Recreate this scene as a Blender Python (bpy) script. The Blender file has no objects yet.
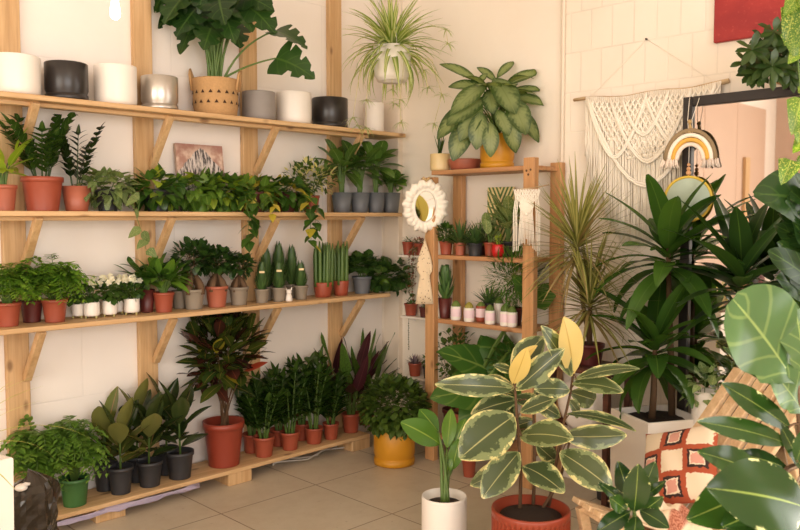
import bpy, math, random
from mathutils import Vector, Matrix
PI = math.pi
C = bpy.context.scene.collection
Z = Vector((0, 0, 1))

# ------------------------------------------------------------------ camera geometry
FPX = 790.0
PITCH = math.atan(48 / 790.0)
S2 = math.sqrt(.5)
D0, H0 = 5.45, 1.47
LAT0 = -.0228 * D0
CAM = Vector((-D0 * S2 - LAT0 * S2, -D0 * S2 + LAT0 * S2, H0))

def hit(px, py, axis, val):
    """world point where the sight line of a picture point meets the plane axis = val"""
    x = (px - 400) / FPX
    y = -(py - 265) / FPX
    cp, sp = math.cos(PITCH), math.sin(PITCH)
    fh = cp + y * sp
    up = -sp + y * cp
    d = Vector((fh * S2 + x * S2, fh * S2 - x * S2, up))
    t = (val - CAM[axis]) / d[axis]
    return CAM + d * t

def proj(p):
    dx, dy, dz = p[0] - CAM.x, p[1] - CAM.y, p[2] - CAM.z
    F = (dx + dy) * S2
    R = (dx - dy) * S2
    cp, sp = math.cos(PITCH), math.sin(PITCH)
    d = F * cp - dz * sp
    u = F * sp + dz * cp
    return 400 + FPX * R / d, 265 - FPX * u / d, d

def at_depth(px, py, d):
    """world point at horizontal depth d"""
    x = (px - 400) / FPX
    y = -(py - 265) / FPX
    cp, sp = math.cos(PITCH), math.sin(PITCH)
    fh = cp + y * sp
    up = -sp + y * cp
    t = d / fh
    return CAM + Vector((fh * S2 + x * S2, fh * S2 - x * S2, up)) * t

# ------------------------------------------------------------------ objects
def thing(name, label, cat, loc=(0, 0, 0), rz=0, group=None):
    o = bpy.data.objects.new(name, None)
    o.empty_display_size = .05
    C.objects.link(o)
    o.location = loc
    o.rotation_euler = (0, 0, rz)
    o['label'] = label
    o['category'] = cat
    if group:
        o['group'] = group
    return o

def tag(o, label, cat, group=None):
    o['label'] = label
    o['category'] = cat
    if group:
        o['group'] = group
    return o

class MB:
    def __init__(s):
        s.v = []; s.f = []; s.uv = []; s.mi = []; s.rn = []; s.sm = []
    def add(s, vs, fs, uvs=None, mat=0, rnd=.5, smooth=True):
        b = len(s.v)
        s.v.extend([tuple(q) for q in vs])
        s.rn.extend([rnd] * len(vs))
        for f in fs:
            s.f.append([b + i for i in f])
            s.mi.append(mat)
            s.sm.append(smooth)
            for i in f:
                s.uv.append(uvs[i] if uvs else (.5, .5))
    def build(s, name, mats, parent=None, loc=None, kind=None):
        me = bpy.data.meshes.new(name)
        me.from_pydata(s.v, [], s.f)
        if not isinstance(mats, (list, tuple)):
            mats = [mats]
        for m in mats:
            me.materials.append(m)
        me.polygons.foreach_set('material_index', s.mi)
        me.polygons.foreach_set('use_smooth', s.sm)
        uvl = me.uv_layers.new(name='UVMap')
        uvl.data.foreach_set('uv', [c for q in s.uv for c in q])
        at = me.attributes.new('rnd', 'FLOAT', 'POINT')
        at.data.foreach_set('value', s.rn)
        me.update()
        o = bpy.data.objects.new(name, me)
        C.objects.link(o)
        if parent:
            o.parent = parent
        if loc:
            o.location = loc
        if kind:
            o['kind'] = kind
        return o

def box(M, c, sz, rot=None, mat=0, bev=.003):
    """a box with small chamfered edges"""
    hx, hy, hz = sz[0] / 2, sz[1] / 2, sz[2] / 2
    b = min(bev, hx * .45, hy * .45, hz * .45)
    vs = []
    idx = {}
    for sx in (-1, 1):
        for sy in (-1, 1):
            for sz_ in (-1, 1):
                for k in range(3):
                    p = [sx * (hx - b), sy * (hy - b), sz_ * (hz - b)]
                    p[k] += (sx, sy, sz_)[k] * b
                    idx[(sx, sy, sz_, k)] = len(vs)
                    vs.append(Vector(p))
    fs = []
    def quad(a, n):
        cen = sum((vs[i] for i in a), Vector()) / len(a)
        nn = (vs[a[1]] - vs[a[0]]).cross(vs[a[2]] - vs[a[0]])
        fs.append(a if nn.dot(cen) > 0 else a[::-1])
    for k in range(3):
        o1, o2 = [i for i in range(3) if i != k]
        for s in (-1, 1):
            a = []
            for (u, w) in ((-1, -1), (1, -1), (1, 1), (-1, 1)):
                t = [0, 0, 0]
                t[k] = s; t[o1] = u; t[o2] = w
                a.append(idx[(*t, k)])
            quad(a, 0)
        for u in (-1, 1):
            for w in (-1, 1):
                a = []
                for s in (-1, 1):
                    t = [0, 0, 0]
                    t[k] = s; t[o1] = u; t[o2] = w
                    a.append(idx[(*t, o1)]); a.append(idx[(*t, o2)])
                quad([a[0], a[1], a[3], a[2]], 0)
    for sx in (-1, 1):
        for sy in (-1, 1):
            for sz_ in (-1, 1):
                quad([idx[(sx, sy, sz_, k)] for k in range(3)], 0)
    c = Vector(c)
    if rot is not None:
        vs = [rot @ v for v in vs]
    M.add([v + c for v in vs], fs, mat=mat, smooth=False)

def bar(M, a, b, w, t, up=Z, mat=0):
    """a rectangular bar from a to b; w across, t along 'up'"""
    a, b = Vector(a), Vector(b)
    d = (b - a)
    L = d.length
    d.normalize()
    s = d.cross(Vector(up)).normalized()
    u = s.cross(d)
    R = Matrix((d, s, u)).transposed()
    box(M, (a + b) / 2, (L, w, t), R, mat)

def tube(M, pts, r0, r1=None, n=6, mat=0, rnd=.5, cap=True):
    pts = [Vector(p) for p in pts]
    if r1 is None:
        r1 = r0
    m = len(pts)
    vs = []; uvs = []
    prev = None
    for i, p in enumerate(pts):
        d = (pts[min(i + 1, m - 1)] - pts[max(i - 1, 0)])
        if d.length < 1e-9:
            d = Z.copy()
        d.normalize()
        if prev is None:
            a = d.cross(Vector((.3, .9, .1)))
            if a.length < .1:
                a = d.cross(Vector((1, 0, 0)))
            a.normalize()
        else:
            a = prev - d * prev.dot(d)
            a.normalize()
        prev = a
        b = d.cross(a)
        r = r0(i / (m - 1)) if callable(r0) else r0 + (r1 - r0) * i / (m - 1)
        for k in range(n):
            th = 2 * PI * k / n
            vs.append(p + a * (r * math.cos(th)) + b * (r * math.sin(th)))
            uvs.append((k / n, i / (m - 1)))
    fs = []
    for i in range(m - 1):
        for k in range(n):
            k2 = (k + 1) % n
            fs.append((i * n + k, i * n + k2, (i + 1) * n + k2, (i + 1) * n + k))
    if cap:
        fs.append(tuple(range(n))[::-1])
        fs.append(tuple((m - 1) * n + k for k in range(n)))
    M.add(vs, fs, uvs, mat, rnd)

def bez(a, b, c, n=6):
    a, b, c = Vector(a), Vector(b), Vector(c)
    return [a * ((1 - t) ** 2) + b * (2 * t * (1 - t)) + c * (t * t) for t in [i / n for i in range(n + 1)]]

def lathe(M, prof, n=28, c=(0, 0, 0), mat=0, mod=None, close=False):
    vs = []; fs = []; uvs = []
    m = len(prof)
    for i, (r, z) in enumerate(prof):
        for k in range(n):
            th = 2 * PI * k / n
            rr = r * (mod(th, i) if mod else 1)
            vs.append((c[0] + rr * math.cos(th), c[1] + rr * math.sin(th), c[2] + z))
            uvs.append((k / n, i / (m - 1)))
    for i in range(m - 1):
        for k in range(n):
            k2 = (k + 1) % n
            fs.append((i * n + k, i * n + k2, (i + 1) * n + k2, (i + 1) * n + k))
    M.add(vs, fs, uvs, mat)

def ball(M, c, r, n=10, m=7, mat=0, sz=1.0, rnd=.5):
    prof = [(max(1e-4, r * math.sin(PI * i / m)), -r * sz * math.cos(PI * i / m)) for i in range(m + 1)]
    b = len(M.v)
    lathe(M, prof, n, c, mat)
    for i in range(b, len(M.v)):
        M.rn[i] = rnd

PROF = {
    'ell': lambda t: math.sin(PI * min(1, t * .97 + .015)) ** .8,
    'lance': lambda t: min(1, (t * 4.5 + .12)) ** .7 * (1 - t) ** .62 * 1.12,
    'strap': lambda t: min(1, .45 + t * 2.2) * min(1, (1 - t) * 2.6) ** .7,
    'blade': lambda t: min(1, .6 + t * 1.6) * (1 - t) ** .75,
    'heart': lambda t: (min(1, t * 7 + .25) ** .6) * (1 - t) ** .7 * 1.25,
    'obov': lambda t: (math.sin(PI * (t ** 1.5) * .98 + .02)) ** .7,
    'corn': lambda t: math.sin(PI * min(1, (t * .96 + .03)) ** .8) ** .62,
    'round': lambda t: max(0, 1 - (2 * min(1, t * .98 + .01) - 1) ** 2) ** .5,
    'fiddle': lambda t: (.5 * math.sin(PI * min(1, t * 1.35) ** .8) ** 2 if t < .3 else 0) * .35 + (max(0, math.sin(PI * (t ** 1.7) * .97 + .02)) ** .6),
}

def leaf(M, p, d, L, W, prof='ell', up=Z, bend=.5, fold=.15, seg=5, mat=0, wave=0, rnd=None, nx=2, roll=0, R=random, notch=None):
    p = Vector(p)
    d = Vector(d).normalized()
    side = d.cross(Vector(up))
    if side.length < .05:
        side = d.cross(Vector((R.uniform(-1, 1), R.uniform(-1, 1), .1)))
    side.normalize()
    if roll:
        side = Matrix.Rotation(roll, 3, d) @ side
    n = side.cross(d)
    if rnd is None:
        rnd = R.random()
    fn = PROF[prof]
    vs = []; uvs = []; fs = []
    step = L / seg
    rot = Matrix.Rotation(-bend / seg, 3, side)
    ph = R.random() * 6.28
    for i in range(seg + 1):
        t = i / seg
        w = max(.0006, W * .5 * fn(t))
        for k in range(nx + 1):
            c = 2 * k / nx - 1
            ww = w
            if notch and abs(c) > .4:
                ww = w * notch(t, c)
            off = fold * abs(c) * ww
            if wave:
                off += wave * W * math.sin(ph + t * 9 + (2 if c > 0 else 0)) * abs(c)
            vs.append(p + side * (c * ww) + n * off)
            uvs.append((k / nx, t))
        p = p + d * step
        d = rot @ d
        n = rot @ n
    for i in range(seg):
        for k in range(nx):
            a = i * (nx + 1) + k
            fs.append((a, a + 1, a + nx + 2, a + nx + 1))
    M.add(vs, fs, uvs, mat, rnd)
    return p

def sph(az, el):
    return Vector((math.cos(az) * math.cos(el), math.sin(az) * math.cos(el), math.sin(el)))

# ------------------------------------------------------------------ materials
def lin(c):
    c = c / 255
    return c / 12.92 if c <= .04045 else ((c + .055) / 1.055) ** 2.4

def rgb(r, g, b):
    return (lin(r), lin(g), lin(b), 1)

class NT:
    def __init__(s, name):
        s.m = bpy.data.materials.new(name)
        s.m.use_nodes = True
        s.t = s.m.node_tree
        s.b = s.t.nodes['Principled BSDF']
        s.out = s.t.nodes['Material Output']
    def n(s, typ, **kw):
        x = s.t.nodes.new(typ)
        for k, v in kw.items():
            setattr(x, k, v)
        return x
    def l(s, a, b):
        s.t.links.new(a, b)
    def put(s, sock, val):
        if hasattr(val, 'is_linked') or hasattr(val, 'links'):
            s.l(val, sock)
        else:
            sock.default_value = val
    def math(s, op, a, b=0.0, c=None):
        x = s.n('ShaderNodeMath', operation=op)
        s.put(x.inputs[0], a); s.put(x.inputs[1], b)
        if c is not None:
            s.put(x.inputs[2], c)
        return x.outputs[0]
    def mix(s, f, a, b):
        x = s.n('ShaderNodeMix', data_type='RGBA')
        s.put(x.inputs[0], f); s.put(x.inputs[6], a); s.put(x.inputs[7], b)
        return x.outputs[2]
    def ss(s, v, lo, hi):
        x = s.n('ShaderNodeMapRange', interpolation_type='SMOOTHSTEP')
        s.put(x.inputs[0], v)
        x.inputs[1].default_value = lo; x.inputs[2].default_value = hi
        return x.outputs[0]
    def noise(s, scale, detail=3, vec=None, rough=.5):
        x = s.n('ShaderNodeTexNoise')
        x.inputs['Scale'].default_value = scale
        x.inputs['Detail'].default_value = detail
        x.inputs['Roughness'].default_value = rough
        if vec is not None:
            s.l(vec, x.inputs['Vector'])
        return x.outputs['Fac']
    def obj(s, scale=(1, 1, 1), rot=(0, 0, 0), loc=(0, 0, 0)):
        tc = s.n('ShaderNodeTexCoord')
        mp = s.n('ShaderNodeMapping')
        mp.inputs['Scale'].default_value = scale
        mp.inputs['Rotation'].default_value = rot
        mp.inputs['Location'].default_value = loc
        s.l(tc.outputs['Object'], mp.inputs['Vector'])
        return mp.outputs[0]
    def uv(s):
        tc = s.n('ShaderNodeTexCoord')
        sp = s.n('ShaderNodeSeparateXYZ')
        s.l(tc.outputs['UV'], sp.inputs[0])
        return sp.outputs[0], sp.outputs[1], tc.outputs['UV']
    def rnd(s):
        a = s.n('ShaderNodeAttribute', attribute_name='rnd')
        return a.outputs['Fac']
    def bump(s, h, st=.3, dist=.01):
        x = s.n('ShaderNodeBump')
        x.inputs['Strength'].default_value = st
        x.inputs['Distance'].default_value = dist
        s.l(h, x.inputs['Height'])
        s.l(x.outputs[0], s.b.inputs['Normal'])

def plain(name, col, rough=.5, var=.08, scale=20, spec=.5, metal=0, bump=0):
    t = NT(name)
    f = t.noise(scale, 3, t.obj())
    c2 = tuple(max(0, x * (1 - var * 2)) for x in col[:3]) + (1,)
    t.l(t.mix(f, col, c2), t.b.inputs['Base Color'])
    t.b.inputs['Roughness'].default_value = rough
    t.b.inputs['Specular IOR Level'].default_value = spec
    t.b.inputs['Metallic'].default_value = metal
    if bump:
        t.bump(t.noise(scale * 6, 3, t.obj()), bump, .004)
    return t.m

def wood(name, c1, c2, axis, rough=.55, knots=True):
    t = NT(name)
    sc = [14, 14, 14]
    sc[axis] = .9
    v = t.obj(tuple(sc))
    f = t.noise(2.2, 5, v, .6)
    sc2 = [60, 60, 60]
    sc2[axis] = 1.5
    g = t.noise(1.5, 3, t.obj(tuple(sc2)))
    col = t.mix(t.ss(f, .3, .7), c1, c2)
    dk = tuple(x * .72 for x in c2[:3]) + (1,)
    col = t.mix(t.math('MULTIPLY', t.ss(g, .45, .75), .35), col, dk)
    if knots:
        vo = t.n('ShaderNodeTexVoronoi')
        sk = [9, 9, 9]
        sk[axis] = 4.2
        t.l(t.obj(tuple(sk)), vo.inputs['Vector'])
        vo.inputs['Scale'].default_value = 1
        kf = t.math('SUBTRACT', 1, t.ss(vo.outputs['Distance'], .06, .17))
        col = t.mix(t.math('MULTIPLY', kf, .75), col, (c2[0] * .32, c2[1] * .25, c2[2] * .2, 1))
    t.l(col, t.b.inputs['Base Color'])
    t.b.inputs['Roughness'].default_value = rough
    t.bump(g, .15, .003)
    return t.m

LEAF_K = .9
def leafmat(name, c1, c2, mid=None, edge=None, edge2=None, nsc=2.0, center=None, veins=0, gloss=.35, edge_w=.55, under=None, trans=.28, spots=None, midw=.05):
    """c1/c2 leaf to leaf, mid rib, irregular margin colour, feathered centre colour"""
    def dk(c): return None if c is None else tuple(x * LEAF_K for x in c[:3]) + (1,) if not (c[1] > c[0] * 1.06 and c[1] > c[2] * 1.25) else (c[0] * LEAF_K * 1.1, c[1] * LEAF_K, c[2] * LEAF_K * .78, 1)
    c1, c2, mid, center, under = dk(c1), dk(c2), dk(mid), dk(center), dk(under)
    t = NT(name)
    u, v, uvv = t.uv()
    r = t.rnd()
    d = t.math('ABSOLUTE', t.math('MULTIPLY_ADD', u, 2.0, -1.0))
    col = t.mix(r, c1, c2)
    mp = t.n('ShaderNodeMapping')
    mp.inputs['Scale'].default_value = (2.2, 3.4, 1)
    t.l(uvv, mp.inputs[0])
    cmb = t.n('ShaderNodeVectorMath', operation='ADD')
    t.l(mp.outputs[0], cmb.inputs[0])
    sc = t.n('ShaderNodeVectorMath', operation='SCALE')
    cx = t.n('ShaderNodeCombineXYZ')
    t.l(r, cx.inputs[0]); t.l(r, cx.inputs[2])
    t.l(cx.outputs[0], sc.inputs[0])
    sc.inputs['Scale'].default_value = 37.0
    t.l(sc.outputs[0], cmb.inputs[1])
    nz = t.noise(nsc, 4, cmb.outputs[0], .6)
    if center:
        f = t.math('ADD', d, t.math('MULTIPLY_ADD', nz, 1.3, -.65))
        # feathered by side veins
        fe = t.math('SINE', t.math('MULTIPLY_ADD', v, 60.0, t.math('MULTIPLY', d, -14.0)))
        f = t.math('ADD', f, t.math('MULTIPLY', fe, .07))
        e = t.math('ABSOLUTE', t.math('MULTIPLY_ADD', v, 2.0, -1.0))
        f = t.math('MAXIMUM', f, t.math('MULTIPLY_ADD', e, 1.0, -.12))
        col = t.mix(t.math('SUBTRACT', 1, t.ss(f, .25, .95)), col, center)
    if spots:
        nn = t.noise(7.0, 2, cmb.outputs[0])
        col = t.mix(t.ss(nn, .56, .62), col, spots)
    if edge:
        e = t.math('ABSOLUTE', t.math('MULTIPLY_ADD', v, 2.0, -1.0))
        dd = t.math('MAXIMUM', d, t.math('POWER', e, 2.2))
        f = t.math('ADD', dd, t.math('MULTIPLY_ADD', nz, 1.7, -.85))
        if edge2:
            col = t.mix(t.ss(f, edge_w - .28, edge_w - .2), col, edge2)
        col = t.mix(t.ss(f, edge_w, edge_w + .07), col, edge)
    if veins:
        fe = t.math('SINE', t.math('MULTIPLY_ADD', v, veins, t.math('MULTIPLY', d, -veins * .28)))
        col = t.mix(t.math('MULTIPLY', t.ss(fe, .8, 1.0), .4), col, mid or c2)
    if mid:
        col = t.mix(t.math('SUBTRACT', 1, t.ss(d, midw * .4, midw * 1.6)), col, mid)
    if under:
        g = t.n('ShaderNodeNewGeometry')
        col = t.mix(g.outputs['Backfacing'], col, under)
    t.l(col, t.b.inputs['Base Color'])
    t.b.inputs['Roughness'].default_value = gloss
    t.b.inputs['Specular IOR Level'].default_value = .45
    tr = t.n('ShaderNodeBsdfTranslucent')
    bright = t.n('ShaderNodeMix', data_type='RGBA', blend_type='MULTIPLY')
    bright.inputs[0].default_value = 1
    t.l(col, bright.inputs[6])
    bright.inputs[7].default_value = (1.5, 1.6, .8, 1)
    t.l(bright.outputs[2], tr.inputs[0])
    ms = t.n('ShaderNodeMixShader')
    ms.inputs[0].default_value = trans
    t.l(t.b.outputs[0], ms.inputs[1]); t.l(tr.outputs[0], ms.inputs[2])
    t.l(ms.outputs[0], t.out.inputs[0])
    return t.m

# room surfaces
def wallmat(name, c1, c2, bw, bh, axis, groove=.5, off=0.5, start=None):
    t = NT(name)
    v = t.obj()
    sp = t.n('ShaderNodeSeparateXYZ'); t.l(v, sp.inputs[0])
    cb = t.n('ShaderNodeCombineXYZ')
    t.l(sp.outputs[axis], cb.inputs[0]); t.l(sp.outputs[2], cb.inputs[1])
    br = t.n('ShaderNodeTexBrick')
    t.l(cb.outputs[0], br.inputs['Vector'])
    br.inputs['Scale'].default_value = 1
    br.inputs['Brick Width'].default_value = bw
    br.inputs['Row Height'].default_value = bh
    br.inputs['Mortar Size'].default_value = .005
    br.inputs['Mortar Smooth'].default_value = .6
    br.offset = off
    f = t.noise(1.6, 4, v)
    f2 = t.noise(30, 4, v)
    col = t.mix(t.ss(f, .3, .75), c1, c2)
    wob = t.noise(2.3, 2, v)
    bf = br.outputs['Fac']
    if start is not None:
        bf = t.math('MULTIPLY', bf, t.math('LESS_THAN', sp.outputs[axis], start))
    line = t.math('MULTIPLY', bf, t.math('MULTIPLY', t.ss(wob, .35, .65), groove))
    col = t.mix(line, col, tuple(x * .62 for x in c2[:3]) + (1,))
    t.l(col, t.b.inputs['Base Color'])
    t.b.inputs['Roughness'].default_value = .7
    hgt = t.math('SUBTRACT', t.math('MULTIPLY', f2, .25), t.math('MULTIPLY', bf, groove * 1.2))
    t.bump(hgt, .35, .01)
    return t.m

M_wallL = wallmat('white_painted_block_wall', rgb(244, 236, 228), rgb(237, 228, 219), 1.05, .56, 0, .22)
M_wallR = wallmat('cream_painted_brick_wall', rgb(242, 233, 219), rgb(236, 225, 209), .125, .215, 1, .34, .5, -1.45)
M_plaster = plain('cream_plaster', rgb(232, 218, 200), .7, .04, 3)
M_ceil = plain('ceiling_paint', rgb(232, 224, 214), .8, .02, 2)
M_pink = plain('rosy_wall_paint', rgb(206, 178, 160), .7, .04, 2)
def floormat():
    t = NT('beige_floor_tiles')
    v = t.obj(loc=(1.08, .6, 0))
    br = t.n('ShaderNodeTexBrick')
    t.l(v, br.inputs['Vector'])
    br.offset = 0
    br.inputs['Scale'].default_value = 1
    br.inputs['Brick Width'].default_value = .6
    br.inputs['Row Height'].default_value = .6
    br.inputs['Mortar Size'].default_value = .004
    br.inputs['Mortar Smooth'].default_value = .3
    br.inputs['Color1'].default_value = rgb(200, 187, 166)
    br.inputs['Color2'].default_value = rgb(194, 181, 160)
    br.inputs['Mortar'].default_value = rgb(122, 104, 82)
    f = t.noise(9, 6, t.obj(), .7)
    s = t.noise(38, 3, t.obj())
    col = t.mix(t.math('MULTIPLY', t.ss(f, .35, .75), .4), br.outputs['Color'], rgb(176, 158, 132))
    col = t.mix(t.math('MULTIPLY', t.ss(s, .66, .74), .4), col, rgb(150, 128, 100))
    t.l(col, t.b.inputs['Base Color'])
    t.b.inputs['Roughness'].default_value = .38
    t.bump(t.math('SUBTRACT', 1, br.outputs['Fac']), .2, .003)
    return t.m
M_floor = floormat()
P1, P2c = rgb(216, 180, 134), rgb(194, 154, 106)
M_pineX = wood('pine_boards', P1, P2c, 0)
M_pineZ = wood('pine_posts', rgb(214, 178, 132), rgb(192, 152, 104), 2)
M_pineY = wood('pine_slats', P1, P2c, 1)
M_lad = wood('ladder_shelf_pine', rgb(206, 158, 108), rgb(182, 132, 86), 2)
M_ladY = wood('ladder_shelf_boards', rgb(200, 150, 104), rgb(170, 120, 80), 1)
M_chair = wood('oiled_oak_slats', rgb(222, 190, 150), rgb(200, 164, 122), 0, .5, False)
M_dkwood = wood('dark_red_brown_wood', rgb(96, 52, 34), rgb(70, 36, 24), 1, .4, False)
M_drift = wood('driftwood', rgb(206, 180, 142), rgb(168, 136, 96), 1, .8, False)
M_black = plain('black_frame', rgb(38, 32, 29), .4, .1)
M_white = plain('white_ceramic', rgb(240, 232, 222), .35, .02)
M_whitem = plain('white_matt_clay', rgb(238, 230, 220), .6, .03)
M_blackpot = plain('black_ceramic', rgb(44, 39, 37), .3, .1)
M_silver = plain('silver_glaze', rgb(200, 192, 182), .3, .05, metal=.75)
M_grey = plain('grey_cement', rgb(150, 142, 136), .6, .06)
M_slate = plain('slate_grey_plastic', rgb(104, 107, 112), .45, .05)
M_dark = plain('charcoal_plastic', rgb(50, 50, 53), .45, .08)
M_terra = plain('terracotta_plastic', rgb(158, 76, 54), .4, .06)
M_terra2 = plain('faded_terracotta_plastic', rgb(172, 96, 72), .42, .06)
M_bigterra = plain('brick_red_plastic', rgb(146, 60, 42), .4, .05)
M_flute = plain('rust_red_glaze', rgb(150, 62, 40), .36, .05)
M_burg = plain('burgundy_plastic', rgb(92, 38, 34), .4, .06)
M_beige = plain('taupe_plastic', rgb(142, 130, 114), .5, .05)
M_cream = plain('cream_ceramic', rgb(232, 206, 152), .35, .03)
M_yellow = plain('mustard_glaze', rgb(208, 146, 34), .45, .05)
M_green = plain('green_plastic', rgb(60, 104, 52), .4, .05)
M_lime = plain('lime_plastic', rgb(112, 150, 48), .4, .05)
M_red = plain('red_glaze', rgb(196, 30, 34), .3, .05)
M_pinkw = plain('pale_pink_label', rgb(240, 214, 220), .5, .03)
M_basket = plain('woven_seagrass', rgb(204, 160, 108), .8, .15, 90, bump=.5)
M_hole = plain('dark_weave_gap', rgb(70, 44, 24), .9, .1)
M_soil = plain('potting_soil', rgb(58, 40, 28), .95, .25, 60, bump=.6)
M_stem = plain('green_stem', rgb(92, 120, 52), .5, .12)
M_stemd = plain('dark_green_stem', rgb(62, 84, 40), .5, .12)
M_stemb = plain('brown_bark', rgb(106, 78, 52), .8, .15, 40, bump=.4)
M_stempale = plain('pale_runner', rgb(206, 196, 130), .5, .1)
M_cord = plain('cotton_cord', rgb(249, 241, 226), .9, .03, 120, bump=.15)
M_cordd = plain('jute_cord', rgb(196, 164, 112), .9, .08, 120)
M_taupe = plain('taupe_cord', rgb(150, 128, 96), .9, .06, 120)
M_must = plain('mustard_cord', rgb(226, 178, 82), .9, .06, 120)
M_blush = plain('blush_cord', rgb(244, 226, 210), .9, .04, 120)
M_wire = plain('pale_wire', rgb(206, 200, 190), .4, .02)
M_brass = plain('brass', rgb(196, 150, 70), .3, .05, metal=.9)

G = rgb
L_zz = leafmat('glossy_zz_leaf', G(44, 74, 34), G(66, 98, 44), G(96, 128, 66), gloss=.25)
L_raven = leafmat('dark_raven_leaf', G(30, 46, 28), G(46, 66, 36), G(70, 92, 52), gloss=.25)
L_fern = leafmat('fresh_fern_leaf', G(98, 146, 50), G(134, 178, 72), trans=.35, gloss=.5)
L_fern2 = leafmat('parsley_green_leaf', G(92, 134, 56), G(124, 166, 78), trans=.35, gloss=.5)
L_poth = leafmat('pothos_leaf', G(68, 106, 42), G(104, 142, 58), G(136, 166, 90), gloss=.3)
L_pothd = leafmat('deep_green_heart_leaf', G(48, 84, 36), G(78, 118, 48), G(90, 124, 64), gloss=.28)
L_silver = leafmat('silvery_scindapsus_leaf', G(92, 120, 74), G(122, 146, 92), G(150, 166, 122), spots=G(160, 174, 130), gloss=.4)
L_lime = leafmat('lime_leaf', G(136, 172, 56), G(168, 196, 76), G(190, 210, 110), trans=.4)
L_yel = leafmat('yellowing_leaf', G(196, 178, 56), G(214, 196, 88), trans=.35)
L_blond = leafmat('pale_yellow_blossom', G(222, 212, 140), G(236, 228, 176), trans=.3, gloss=.6)
L_white = leafmat('white_blossom', G(244, 236, 214), G(252, 246, 232), trans=.3, gloss=.6)
L_dief = leafmat('dieffenbachia_leaf', G(60, 100, 44), G(96, 138, 64), G(150, 178, 120), gloss=.3, veins=46)
L_kal = leafmat('kalanchoe_leaf', G(52, 86, 40), G(80, 114, 54), gloss=.35)
L_spath = leafmat('lance_leaf', G(60, 102, 40), G(102, 148, 58), G(120, 156, 80), gloss=.28)
L_gins = leafmat('ginseng_ficus_leaf', G(40, 70, 36), G(62, 98, 48), gloss=.3)
L_haw = leafmat('upright_succulent_leaf', G(56, 88, 50), G(82, 116, 66), gloss=.4, trans=.05)
L_cyl = leafmat('cylinder_leaf', G(66, 98, 50), G(92, 124, 66), gloss=.4, trans=.02)
L_pep = leafmat('round_peperomia_leaf', G(44, 76, 38), G(70, 106, 52), G(100, 130, 76), gloss=.3)
L_rub = leafmat('burgundy_rubber_leaf', G(40, 60, 34), G(58, 78, 42), G(110, 100, 64), gloss=.2, under=G(62, 78, 44), trans=.12)
L_rubv = leafmat('tan_variegated_rubber_leaf', G(78, 96, 50), G(104, 118, 62), G(170, 126, 88), edge=G(186, 176, 116), edge_w=1.0, gloss=.25, under=G(116, 122, 74), trans=.15)
L_croton = leafmat('croton_leaf', G(46, 70, 34), G(76, 92, 40), G(150, 130, 70), gloss=.24)
L_crotonr = leafmat('maroon_croton_leaf', G(58, 34, 30), G(84, 46, 36), G(130, 70, 54), gloss=.24)
L_redleaf = leafmat('red_croton_leaf', G(186, 58, 48), G(206, 90, 56), gloss=.3)
L_cal = leafmat('purple_calathea_leaf', G(62, 30, 38), G(84, 42, 50), G(110, 60, 66), gloss=.3)
L_rattle = leafmat('rattlesnake_leaf', G(74, 110, 48), G(98, 134, 62), G(60, 86, 44), spots=G(44, 66, 34), gloss=.32)
L_bush = leafmat('polyscias_leaf', G(64, 94, 42), G(92, 122, 56), gloss=.4)
L_agla = leafmat('silver_aglaonema_leaf', G(58, 86, 46), G(78, 104, 56), G(132, 152, 104), center=G(140, 160, 116), gloss=.35)
L_spider = leafmat('spider_plant_blade', G(112, 146, 58), G(144, 172, 84), edge=None, mid=G(214, 216, 164), midw=.42, trans=.3, gloss=.45)
L_mon = leafmat('monstera_leaf', G(30, 60, 30), G(48, 82, 40), G(72, 106, 54), gloss=.28, veins=30)
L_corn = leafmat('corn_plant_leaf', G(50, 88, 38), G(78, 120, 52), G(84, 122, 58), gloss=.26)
L_corn2 = leafmat('darker_corn_plant_leaf', G(36, 64, 32), G(54, 88, 40), G(74, 108, 52), gloss=.28)  # darker green for the second, single-headed corn plant
L_marg = leafmat('narrow_striped_blade', G(150, 150, 84), G(122, 134, 68), G(188, 178, 116), gloss=.45, midw=.3, trans=.25)
L_margb = leafmat('drying_blade', G(166, 144, 98), G(140, 120, 76), trans=.2)
L_tineke = leafmat('variegated_rubber_leaf', G(66, 84, 58), G(84, 100, 68), G(176, 176, 118), edge=G(222, 212, 146), edge_w=.92, edge2=G(126, 138, 92), nsc=1.3, gloss=.24, trans=.15, midw=.03)
L_tinekey = leafmat('yellow_new_rubber_leaf', G(236, 206, 118), G(240, 216, 140), G(210, 178, 90), gloss=.3, trans=.25)
L_alo = leafmat('big_alocasia_leaf', G(64, 112, 50), G(84, 134, 62), G(138, 172, 96), gloss=.32, veins=24)
L_bop = leafmat('bird_of_paradise_leaf', G(72, 122, 44), G(104, 152, 58), G(150, 186, 90), gloss=.3, trans=.35)
L_fid = leafmat('fiddle_fig_leaf', G(74, 110, 74), G(90, 124, 84), G(140, 168, 112), gloss=.2, veins=26, trans=.15, midw=.03)
L_figv = leafmat('cream_splashed_fig_leaf', G(30, 58, 26), G(50, 84, 34), G(128, 152, 84), edge=G(204, 206, 146), edge_w=1.08, gloss=.2, trans=.1, midw=.03)
L_schef = leafmat('umbrella_leaf', G(44, 70, 38), G(66, 92, 48), gloss=.3)
L_gpoth = leafmat('golden_pothos_leaf', G(78, 118, 44), G(108, 148, 58), G(160, 180, 96), spots=G(180, 184, 90), gloss=.3, trans=.35)
L_aspar = leafmat('feathery_asparagus_needle', G(72, 116, 52), G(96, 140, 66), trans=.35, gloss=.6)
L_cact = leafmat('cactus_skin', G(92, 118, 58), G(112, 138, 72), gloss=.6, trans=0)
L_aloe = leafmat('aloe_leaf', G(66, 104, 60), G(88, 126, 74), gloss=.4, trans=.05)
L_eche = leafmat('dusky_echeveria_leaf', G(124, 106, 116), G(146, 126, 130), gloss=.5, trans=.05)
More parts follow.
